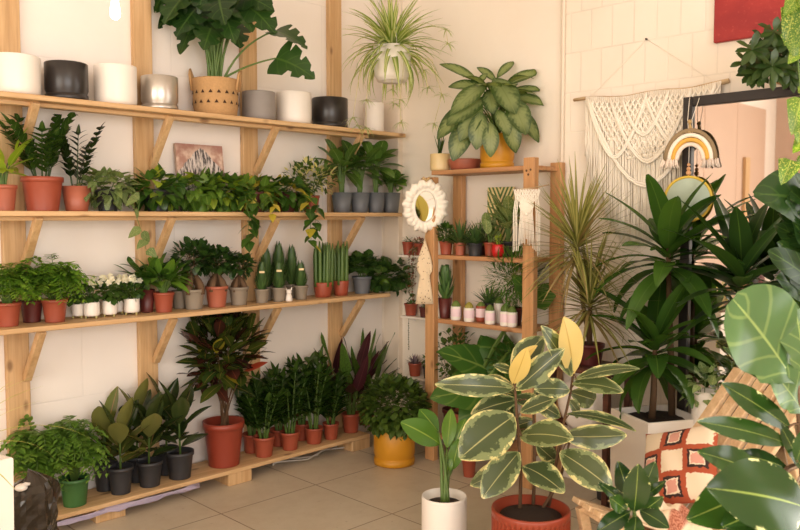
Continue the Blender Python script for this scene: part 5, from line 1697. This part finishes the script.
def pillowmat():
    t = NT('orange_cream_kilim')
    u, v, uvv = t.uv()
    def frac(x, k, o=0): return t.math('FRACT', t.math('MULTIPLY_ADD', x, k, o))
    K = 3.0
    cu, cv_ = frac(u, K), frac(v, K)
    iu, iv = t.math('FLOOR', t.math('MULTIPLY', u, K)), t.math('FLOOR', t.math('MULTIPLY', v, K))
    par = t.math('MODULO', t.math('ADD', iu, iv), 2.0)
    d = t.math('MAXIMUM', t.math('ABSOLUTE', t.math('MULTIPLY_ADD', cu, 2, -1)), t.math('ABSOLUTE', t.math('MULTIPLY_ADD', cv_, 2, -1)))
    nz = t.noise(26, 3, uvv)
    d = t.math('ADD', d, t.math('MULTIPLY_ADD', nz, .36, -.18))
    cream, orange = rgb(226, 206, 178), rgb(164, 76, 46)
    A = t.mix(t.ss(d, .86, .9), cream, orange)
    B = t.mix(t.ss(d, .40, .43), rgb(208, 150, 132), rgb(228, 206, 180))
    B = t.mix(t.ss(d, .50, .53), B, rgb(52, 34, 30))
    B = t.mix(t.ss(d, .70, .74), B, orange)
    t.l(t.mix(par, A, B), t.b.inputs['Base Color'])
    t.b.inputs['Roughness'].default_value = .95
    t.bump(t.noise(160, 2, uvv), .5, .004)
    return t.m
def cushion(W, T, mat_, loc, X, N, name, label, cat, seed=0):
    X = X.normalized(); N = (N - X * N.dot(X)).normalized(); Y = N.cross(X)
    R = random.Random(seed)
    n = 26
    M = MB()
    for sgn in (1, -1):
        vs = []; uv = []
        for j in range(n + 1):
            for i in range(n + 1):
                a, b = 2 * i / n - 1, 2 * j / n - 1
                th = T * ((1 - a * a) * (1 - b * b)) ** .42
                sq = 1 - .07 * (1 - abs(a)) * 0 - .08 * (b * b) * (1 - a * a) ** .5 * 0
                x = a * W / 2 * (1 - .07 * (1 - b * b)); y = b * W / 2 * (1 - .07 * (1 - a * a))
                wr = .006 * math.sin(a * 9 + b * 4 + seed) * (1 - max(abs(a), abs(b)))
                vs.append(X * x + Y * y + N * (sgn * (th / 2 + wr)))
                uv.append((i / n, j / n))
        fs = [(j * (n + 1) + i, j * (n + 1) + i + 1, (j + 1) * (n + 1) + i + 1, (j + 1) * (n + 1) + i) for j in range(n) for i in range(n)]
        if sgn < 0: fs = [f[::-1] for f in fs]
        M.add(vs, fs, uv)
    o = M.build(name, mat_, None, loc)
    tag(o, label, cat)
    return o
pc_ = Vector((Pa.x, Pa.y, 0)) + CP(.375, .17, .50)
nface = (-Bx * .80 + Wx * .25 + Z * .62).normalized()
cushion(.33, .12, pillowmat(), pc_, (Wx * .75 + Z * .30 + Bx * .35), nface, 'pillow', 'tufted orange and cream patterned pillow leaning on the slatted chair back', 'pillow', 3)
# cream striped throw heaped on the seat
def throwmat():
    t = NT('cream_striped_throw')
    u, v, uvv = t.uv()
    w = t.math('FRACT', t.math('MULTIPLY', v, 2.5))
    f = t.math('MULTIPLY', t.ss(w, .55, .6), t.math('SUBTRACT', 1, t.ss(w, .78, .83)))
    n_ = t.noise(90, 3, uvv)
    st_ = t.mix(t.ss(n_, .4, .6), rgb(196, 134, 108), rgb(150, 84, 62))
    t.l(t.mix(f, rgb(234, 212, 182), st_), t.b.inputs['Base Color'])
    t.b.inputs['Roughness'].default_value = .95
    t.bump(t.noise(200, 2, uvv), .5, .003)
    return t.m
M = MB(); n, m = 40, 30
vs = []; uv = []
for j in range(m + 1):
    for i in range(n + 1):
        a, b = i / n, j / m
        bb = .13 + .26 * a; w = .06 + .42 * b
        zz_ = .36 - .42 * max(0, bb) + .018
        bump_ = (.10 * math.sin(PI * b) ** .7 * math.sin(PI * min(1, a * 1.1)) + .022 * math.sin(a * 17 + b * 6) + .018 * math.sin(b * 21 - a * 8))
        if w > wid + .02: zz_ -= (w - wid - .02) * 2.2
        vs.append(CP(bb + .02 * math.sin(b * 9), min(w, wid + .05), zz_ + .024 + max(0, bump_))); uv.append((a, b * .8 + .25 * a))
fs = [(j * (n + 1) + i, j * (n + 1) + i + 1, (j + 1) * (n + 1) + i + 1, (j + 1) * (n + 1) + i) for j in range(m) for i in range(n)]
M.add(vs, fs, uv)
o = M.build('throw_blanket', throwmat(), None, (Pa.x, Pa.y, 0)); o.modifiers.new('thick', 'SOLIDIFY').thickness = .008
tag(o, 'cream throw with a rusty stripe heaped on the chair seat under the pillow', 'blanket')

# ------------------------------------------------------------------ leaves placed one by one from a stem
def placed(t, pos, dref, lst, L_, stem_pts, sr, fm, sm, seed, nx=6, seg=14, prof='ell', wave=.055, up=Vector((-.6, -.6, .5)), lift=.25, bend=.5):
    F, S = MB(), MB(); R = random.Random(seed)
    P = [at_depth(x_, y_, dref + d_) - pos if d_ is not None else Vector((x_, y_, 0)) for x_, y_, d_ in stem_pts]
    P[0] = Vector((0, 0, L_))
    dense = []
    for i in range(len(P) - 1):
        dense += [P[i].lerp(P[i + 1], k / 8) for k in range(8)]
    dense.append(P[-1])
    tube(S, P, sr, sr * .6, 9)
    for e in lst:
        (bx, by), (tx, ty), db, dt, wf, m = e[:6]
        pf = e[6] if len(e) > 6 else prof
        B = at_depth(bx, by, dref + db) - pos; T = at_depth(tx, ty, dref + dt) - pos
        d = T - B; ll = d.length; dn = d.normalized()
        near = min(dense, key=lambda p: (p - B).length)
        tube(S, bez(near, near.lerp(B, .5) + Z * .01, B + d * .03, 4), sr * .45, sr * .35, 6)
        leaf(F, B, (dn + Z * lift).normalized(), ll * 1.08, ll * wf, pf, up=up, bend=bend * (1.2 if dn.z < .3 else .5), fold=.1, seg=seg, nx=nx, mat=m, R=R, wave=wave, roll=R.uniform(-.15, .15))
    F.build('foliage', fm, t); S.build('stem', sm, t)

# fiddle-leaf fig close by, pot below the picture
q = at_depth(806, 500, 1.92); pos = Vector((q.x, q.y, 0))
fd = thing('fiddle_leaf_fig', 'fiddle-leaf fig with broad sunlit veined leaves close to the viewer beside the slatted chair', 'plant', pos)
pot('cyl', .15, .3, 40).build('pot', M_whitem, fd); soil(.135, .25).build('soil', M_soil, fd)
placed(fd, pos, proj(pos)[2] if False else 1.92, [
    ((793, 380), (738, 318), 0, -.08, .95, 0, 'fiddle'), ((804, 376), (800, 316), 0, -.02, .8, 0, 'fiddle'), ((790, 428), (727, 402), -.02, -.08, .34, 1), ((788, 444), (713, 438), -.03, -.09, .28, 1),
    ((803, 412), (776, 382), .0, -.05, .85, 0, 'fiddle'), ((774, 386), (722, 356), .06, .1, .24, 1), ((768, 478), (711, 466), -.04, -.10, .42, 1), ((786, 468), (744, 462), .0, -.03, .4, 1),
    ((802, 470), (782, 432), -.02, -.05, .35, 1), ((806, 508), (736, 512), -.2, -.34, .62, 1), ((764, 486), (714, 536), -.1, -.24, .5, 1), ((800, 488), (770, 500), -.06, -.16, .6, 1), ((796, 462), (812, 430), -.1, -.12, .5, 1),
    ((804, 398), (830, 350), .0, .05, .7, 0, 'fiddle'), ((806, 440), (850, 420), .0, .0, .6, 1), ((800, 350), (780, 300), .1, .12, .6, 0, 'fiddle'), ((806, 520), (778, 548), -.2, -.3, .6, 1), ((790, 500), (748, 540), -.15, -.3, .6, 1)],
    .25, [(806, 600, 0), (804, 500, 0), (800, 430, 0), (797, 385, 0), (800, 340, .05)], .009, [L_fid, L_figv], M_stemb, 41)
# small variegated plant by the chair front
q = at_depth(633, 545, 2.15); pos = Vector((q.x, q.y, 0))
vg = thing('variegated_fig', 'bright cream-splashed leafy plant standing before the front of the slatted chair', 'plant', pos)
pot('nursery', .11, .22, 36).build('pot', M_terra, vg); soil(.1, .18).build('soil', M_soil, vg)
placed(vg, pos, 2.15, [
    ((631, 505), (619, 466), .0, .0, .55, 0), ((638, 502), (657, 466), .0, .02, .5, 0), ((628, 506), (600, 489), -.02, -.04, .36, 0), ((640, 500), (666, 486), -.02, -.05, .34, 0), ((634, 512), (640, 476), -.06, -.14, .5, 0),
    ((640, 510), (664, 528), -.05, -.12, .6, 0), ((630, 512), (604, 534), -.05, -.1, .5, 0), ((636, 516), (634, 552), -.06, -.14, .55, 0), ((642, 512), (662, 504), -.04, -.1, .5, 0), ((626, 510), (612, 504), -.05, -.1, .6, 0), ((634, 540), (660, 556), -.04, -.1, .5, 0), ((632, 540), (604, 552), -.04, -.1, .5, 0), ((636, 506), (622, 484), .04, .06, .6, 0)],
    .18, [(633, 620, 0), (634, 560, 0), (634, 500, 0)], .007, [L_figv], M_stem, 42, lift=.2)
# dark broad-leaved tree by the mirror's outer edge
q = at_depth(818, 400, 2.65); pos = Vector((q.x, q.y, 0))
dk = thing('dark_leaved_tree', 'dark broad-leaved indoor tree before the mirror, cut by the picture edge', 'plant', pos)
pot('taper', .16, .30, 40).build('pot', M_dark, dk); soil(.14, .26).build('soil', M_soil, dk)
R = random.Random(15)
lst = []
for (tx, ty) in ((768, 206), (776, 190), (790, 182), (766, 232), (774, 252), (782, 272), (764, 262), (790, 290), (796, 210), (786, 228), (798, 250), (805, 190), (800, 275), (778, 300), (790, 240), (770, 220), (784, 205), (812, 230), (820, 270), (830, 210), (802, 300)):
    lst.append(((815 + R.uniform(-6, 6), ty + R.uniform(0, 22)), (tx + 8, ty), R.uniform(-.05, .1), R.uniform(-.12, .05), R.uniform(.55, .75), 0, R.choice(['ell', 'heart'])))
placed(dk, pos, 2.65, lst, .26, [(818, 600, 0), (817, 420, 0), (812, 300, 0), (808, 200, 0)], .014, [L_mon], M_stemb, 43)
M = MB(); tube(M, [at_depth(816, 290, 2.65) - pos, at_depth(796, 289, 2.66) - pos, at_depth(775, 298, 2.68) - pos, at_depth(756, 307, 2.7) - pos], .019, .012, 10)
M.build('branch', M_drift, dk)

# umbrella plant on a ledge above the mirror
yl = RY(822, -.12, 2.2)
lz = MZ + .03
lg = thing('wall_ledge', 'wooden wall ledge above the mirror holding the umbrella plant', 'shelf', (-.005, yl, lz))
M = MB(); box(M, (-.105, 0, -.011), (.21, .34, .022)); M.build('board', M_pineY, lg)
for s_ in (-1, 1):
    M = MB(); box(M, (-.02, s_ * .13, -.05), (.02, .02, .056)); bar(M, (-.02, s_ * .13, -.07), (-.15, s_ * .13, -.024), .016, .016)
    M.build('bracket', M_black, lg)
sc = thing('umbrella_plant', 'umbrella plant with dark finger-like leaflets above the top of the mirror', 'plant', (-.12, yl, lz))
pot('nursery', .085, .12, 32).build('pot', M_dark, sc); soil(.076, .098).build('soil', M_soil, sc)
F, S = MB(), MB(); R = random.Random(18)
bl = Vector((-.12, yl, lz)); dref = proj(bl)[2]
for (hx, hy) in ((752, 58), (764, 48), (768, 66), (746, 70), (778, 56), (784, 76), (758, 80), (774, 40), (790, 48), (770, 82), (796, 66), (806, 40), (826, 30), (842, 60), (818, 60), (800, 84), (760, 62), (782, 64), (772, 74), (752, 82), (790, 84), (784, 44), (764, 74)):
    Hb = at_depth(hx, hy - 8, dref + R.uniform(-.14, .03)) - bl
    if Hb.x + bl.x > -.06: Hb.x = -.06 - bl.x
    tube(S, bez((0, 0, .09), (Hb.x * .3, Hb.y * .3, max(.12, Hb.z * .8)), Hb, 6), .003, .002, 6)
    ax = Vector((-.5, -.4, .55)).normalized()
    for k in range(8):
        th = k * 2 * PI / 8 + R.uniform(-.2, .2)
        d = (Vector((math.cos(th) * .7, math.sin(th), 0)) * .9 + Vector((0, 0, -.25 + .25 * math.sin(th)))).normalized()
        d = Vector((.7071 * math.cos(th), -.7071 * math.cos(th), math.sin(th) * .9)) + Vector((-.25, -.25, -.1))
        leaf(F, Hb, d, .075 * R.uniform(.8, 1.1), .03, 'obov', up=Vector((-.6, -.5, .6)), bend=.5, fold=.15, seg=5, R=R)
constrain(F, bl, 0, None); F.build('foliage', L_schef, sc); S.build('stem', M_stemd, sc)

# golden pothos hanging near the viewer
q = at_depth(838, 6, 2.35)
gpz = q.z + .0
hp_ = thing('hanging_pothos', 'sunlit golden pothos trailing down from a pot hung at the picture corner', 'plant', q)
pot('cyl', .09, .14, 36).build('pot', M_whitem, hp_); soil(.08, .118).build('soil', M_soil, hp_)
M = MB()
for k in range(3):
    th = k * 2.094 + .3
    tube(M, [(.088 * math.cos(th), .088 * math.sin(th), .13), (.03 * math.cos(th), .03 * math.sin(th), .5), (0, 0, min(.8, CZ - q.z - .02)), (0, 0, CZ - q.z - .005)], .002, .002, 5)
M.build('hanger', M_cord, hp_)
F, S = MB(), MB(); R = random.Random(44)
for strand in ([(838, -10), (806, -6), (792, 20), (789, 60), (792, 100), (797, 140)], [(838, -10), (800, -10), (786, 8), (787, 40)], [(838, -8), (815, 0), (804, 60), (800, 110), (795, 150), (786, 166)], [(838, -8), (820, 10), (806, 80), (803, 150)], [(838, -8), (808, -12), (797, 10), (796, 48)]):
    P = [at_depth(x_ + 9, y_, 2.35 + R.uniform(-.06, .04)) - q for x_, y_ in strand]
    P[0] = Vector((0, 0, .13))
    trail(F, S, P, R, .06, .046, 'heart', .1, out=(-.4, -.4, -.2), sr=.0028)
for (bx, by), (tx, ty), wf in (((792, 6), (783, 44), .55), ((796, 2), (800, 36), .5), ((786, 30), (794, 58), .6), ((800, 46), (786, 62), .7), ((798, 98), (790, 134), .6), ((788, 160), (779, 184), .75), ((800, 118), (796, 142), .8), ((796, -6), (782, 14), .7), ((800, 22), (792, 48), .6)):
    B, T = at_depth(bx + 3, by, 2.3) - q, at_depth(tx + 3, ty, 2.28) - q
    d = T - B
    leaf(F, B, d, d.length, d.length * wf, 'heart', up=Vector((-.7, -.5, .3)), bend=.3, fold=.15, seg=8, nx=4, R=R)
F.build('foliage', L_gpoth, hp_); S.build('stem', M_stem, hp_)

# ------------------------------------------------------------------ spider plant hanging in the corner
q = at_depth(392, 83, 4.62); s = 4.62 / FPX
sp = thing('spider_plant', 'striped spider plant in a white hanging pot before the room corner, with dangling runners', 'plant', q)
M = MB(); R_ = 18.5 * s; h_ = 35 * s
lathe(M, [(1e-4, .0), (R_ * .5, .0), (R_ * .52, .006), (R_ * .62, .006), (R_ * .78, .008), (R_ * .92, h_ * .2), (R_, h_ * .5), (R_ * 1.0, h_), (R_ * .95, h_), (R_ * .92, h_ * .86), (1e-4, h_ * .86)], 40)
M.build('pot', M_white, sp); soil(R_ * .92, h_ * .87).build('soil', M_soil, sp)
M = MB()
for k in range(3):
    th = k * 2.094
    tube(M, [(R_ * .97 * math.cos(th), R_ * .97 * math.sin(th), h_ * .97), (R_ * .4 * math.cos(th), R_ * .4 * math.sin(th), .75), (0, 0, 1.0), (0, 0, CZ - q.z - .004)], .0014, .0014, 5)
M.build('hanger', M_wire, sp)
F, S = MB(), MB(); R = random.Random(55)
k_ros(F, S, .2, .27, h_ * .88, R, n=125, W=.036, prof='blade', emin=-.5, emax=1.45, L=.36, bend=(.7, 2.0), seg=8, fold=.3)
k_ros(F, S, .2, .2, h_ * .9, R, n=50, W=.022, prof='blade', emin=.3, emax=1.45, L=.24, bend=(.3, 1.0), seg=6, fold=.3)
for pts in ([(378, 46), (362, 60), (357, 90), (353, 118), (357, 126)], [(384, 46), (372, 62), (366, 100), (366, 128)], [(398, 50), (404, 60), (400, 100), (401, 122)], [(400, 46), (424, 22), (446, 30), (448, 44)], [(404, 48), (432, 60), (442, 95), (434, 124)], [(395, 48), (392, 90), (394, 104)], [(404, 50), (424, 70), (428, 88)]):
    P = [at_depth(x_, y_, 4.62 - .12 - .08 * (i > 1)) - q for i, (x_, y_) in enumerate(pts)]
    P[0] = Vector((0, 0, h_ * .9))
    tube(S, P, .0016, .0012, 5)
    for e in P[-2:]:
        for k in range(9):
            leaf(F, e, sph(k * 2.4, R.uniform(-.7, .5)), R.uniform(.05, .085), .009, 'blade', bend=.9, fold=.3, seg=4, R=R)
F.build('foliage', L_spider, sp); S.build('stem', M_stempale, sp)

# ------------------------------------------------------------------ pendant bulb
q = at_depth(115, 3, 3.3)
pb = thing('pendant_bulb', 'bare glowing pendant bulb hanging from the ceiling at the top edge', 'lamp', q)
M = MB(); lathe(M, [(1e-4, -.068), (.010, -.066), (.019, -.055), (.0215, -.04), (.018, -.015), (.013, .01), (.012, .025)], 20)
Mb = NT('glowing_bulb'); Mb.b.inputs['Base Color'].default_value = (1, .9, .75, 1); Mb.b.inputs['Emission Color'].default_value = (1, .86, .66, 1); Mb.b.inputs['Emission Strength'].default_value = 9
M.build('bulb', Mb.m, pb)
M = MB(); lathe(M, [(1e-4, .02), (.014, .02), (.018, .03), (.018, .07), (.008, .085), (1e-4, .085)], 18); M.build('socket', M_brass, pb)
M = MB(); tube(M, [(0, 0, .08), (0, 0, CZ - q.z - .002)], .003, .003, 7); M.build('cord', M_black, pb)

# ------------------------------------------------------------------ things at the near left: tall white planter, glossy sack
q = at_depth(1, 470, 2.55)
wp = thing('grassy_planter', 'tall square white planter with long pale grassy blades, cut by the picture edge', 'plant', (q.x - .17, q.y + .10, 0), math.radians(12))
zt = at_depth(8, 462, 2.5).z
M = MB()
rings = [sqring(.15, 0), sqring(.16, .01), sqring(.168, zt - .004), sqring(.164, zt), sqring(.15, zt), sqring(.148, zt - .05)]
M.add([v for r_ in rings for v in r_], [(j * 4 + i, j * 4 + (i + 1) % 4, (j + 1) * 4 + (i + 1) % 4, (j + 1) * 4 + i) for j in range(5) for i in range(4)] + [(3, 2, 1, 0), (20, 21, 22, 23)], smooth=False)
M.build('planter', M_white, wp)
M = MB(); R = random.Random(61)
M.add([Vector((.149 * (2 * i / 8 - 1), .149 * (2 * j / 8 - 1), zt - .022 + R.uniform(-.006, .006))) for j in range(9) for i in range(9)], [(j * 9 + i, j * 9 + i + 1, (j + 1) * 9 + i + 1, (j + 1) * 9 + i) for j in range(8) for i in range(8)])
M.build('soil', plain('reddish_bark_soil', rgb(120, 78, 58), .95, .25, 50, bump=.6), wp)
F, S = MB(), MB()
k_ros(F, S, .4, .3, zt - .03, R, n=26, W=.014, prof='blade', emin=.5, emax=1.5, L=.5, bend=(.8, 1.9), seg=8, fold=.3)
F.build('foliage', leafmat('pale_grassy_blade', G(206, 200, 120), G(170, 180, 96), trans=.3), wp)
q = at_depth(28, 500, 3.05)
zt = at_depth(34, 474, 3.05).z
sk = thing('glossy_sack', 'glossy crumpled black sack with a white knot between the white planter and the bench', 'bag', (q.x, q.y, 0), math.radians(-40))
M = MB(); R = random.Random(71)
n, m = 32, 22
for j in range(m + 1):
    f = j / m
    for i in range(n):
        th = 2 * PI * i / n
        cx_, sx_ = math.cos(th), math.sin(th)
        sqf = 1 / max(abs(cx_), abs(sx_)) ** .7
        top = 1 if f < .86 else max(.02, 1 - ((f - .86) / .14) ** 1.6 * .97)
        cr = 1 + .06 * math.sin(th * 7 + f * 11) + .05 * math.sin(th * 3 - f * 17) + .03 * math.sin(th * 13 + f * 29)
        M.v.append((.098 * cx_ * sqf * top * cr, .075 * sx_ * sqf * top * cr, zt * f * (1 + .05 * cx_ * f))); M.rn.append(.5)
for j in range(m):
    for i in range(n):
        i2 = (i + 1) % n
        M.f.append([j * n + i, j * n + i2, (j + 1) * n + i2, (j + 1) * n + i]); M.mi.append(0); M.sm.append(False); M.uv += [(0, 0)] * 4
for a_ in (list(range(n))[::-1], list(range(m * n, m * n + n))):
    M.f.append(a_); M.mi.append(0); M.sm.append(False); M.uv += [(0, 0)] * n
M.build('sack', plain('glossy_black_plastic', rgb(52, 44, 34), .18, .1), sk)
M = MB(); ball(M, (.0, -.062, zt * .93), .024, 12, 8, sz=.6); tube(M, [(0, -.05, zt * .93), (.02, -.07, zt * .965), (.03, -.06, zt * .955)], .009, .006, 8)
M.build('knot', M_white, sk)

M = MB()
for k in range(3):
    for j in range(2):
        box(M, (-4.75 - k * .9, -.012, .72 + j * 1.42), (.89, .024, 1.41))
struct(M.build('trim_3', plain('tan_cladding', rgb(206, 176, 156), .6, .04, 3)))

# ------------------------------------------------------------------ the far side of the shop, seen in the tall mirror
cb = thing('counter', 'white shop counter at the far end of the room, seen in the mirror', 'counter', (-6.55, -.35, 0))
M = MB(); box(M, (0, 0, .30), (1.4, .55, .6)); M.build('body', M_white, cb)
M = MB(); box(M, (0, 0, .615), (1.46, .6, .03)); M.build('counter_top', M_pineX, cb)
R = random.Random(81)
for i in range(7):
    hh = R.uniform(.16, .24)
    c_ = (M_whitem, M_terra, M_blackpot, M_grey, M_whitem, M_burg, M_blackpot)[i]
    o = pot('cyl', .07, hh, 24).build('counter_pot', c_, None, (-7.1 + i * .18, -.28, .63))
    tag(o, ('white pot', 'terracotta pot', 'black pot', 'grey pot', 'second white pot', 'burgundy pot', 'second black pot')[i] + ' in the row on the far counter, seen in the mirror', 'pot', 'pots on the far counter')
po_ = MB(); box(po_, (-6.35, -.046, 1.1), (.13, .04, 2.2))
tag(po_.build('wall_batten', M_pineZ), 'single pine batten on the far wall, seen in the mirror', 'batten')

# ------------------------------------------------------------------ light
def area(name, loc, rot, sx, sy, e, col):
    l = bpy.data.lights.new(name, 'AREA'); l.shape = 'RECTANGLE'; l.size = sx; l.size_y = sy; l.energy = e; l.color = col
    o = bpy.data.objects.new(name, l); C.objects.link(o); o.location = loc; o.rotation_euler = rot
    return o
# daylight standing in the three windows
area('daylight_side_window', (.02, (WR[0] + WR[1]) / 2, (WR[2] + WR[3]) / 2), (0, math.radians(90), 0), WR[3] - WR[2] - .1, WR[1] - WR[0] - .1, 50, (1, .90, .78))
area('daylight_front_window', ((WF[0] + WF[1]) / 2, RY0 - .02, (WF[2] + WF[3]) / 2), (math.radians(90), 0, 0), WF[1] - WF[0] - .1, WF[3] - WF[2] - .1, 160, (1, .93, .87))
area('daylight_back_window', (RX0 - .02, (WB[0] + WB[1]) / 2, (WB[2] + WB[3]) / 2), (0, math.radians(-90), 0), WB[3] - WB[2] - .1, WB[1] - WB[0] - .1, 170, (1, .88, .73))
sl = bpy.data.lights.new('sun', 'SUN'); sl.energy = 9; sl.angle = math.radians(.8); sl.color = (1, .88, .66)
so = bpy.data.objects.new('sun', sl); C.objects.link(so)
so.rotation_euler = Vector((-.75, .3, -.55)).to_track_quat('-Z', 'Y').to_euler()
w = bpy.data.worlds.new('sky'); bpy.context.scene.world = w; w.use_nodes = True
w.node_tree.nodes['Background'].inputs[0].default_value = (.9, .93, 1, 1)
w.node_tree.nodes['Background'].inputs[1].default_value = 1.2

# ------------------------------------------------------------------ camera
cd_ = bpy.data.cameras.new('camera'); cd_.sensor_width = 36; cd_.lens = FPX / 800 * 36; cd_.clip_start = .05
co = bpy.data.objects.new('camera', cd_); C.objects.link(co)
co.location = CAM
co.rotation_euler = Vector((S2 * math.cos(PITCH), S2 * math.cos(PITCH), -math.sin(PITCH))).to_track_quat('-Z', 'Y').to_euler()
cd_.dof.use_dof = True; cd_.dof.focus_distance = 3.9; cd_.dof.aperture_fstop = 5.6
sc_ = bpy.context.scene
sc_.camera = co
sc_.view_settings.view_transform = 'Standard'
sc_.view_settings.look = 'None'
sc_.view_settings.exposure = .03
sc_.view_settings.gamma = 1
sc_.view_settings.use_curve_mapping = False
sc_.cycles.use_denoising = True
sc_.cycles.max_bounces = 8
sc_.cycles.diffuse_bounces = 5
sc_.cycles.caustics_reflective = False
sc_.cycles.caustics_refractive = False
sc_.cycles.sample_clamp_indirect = 6
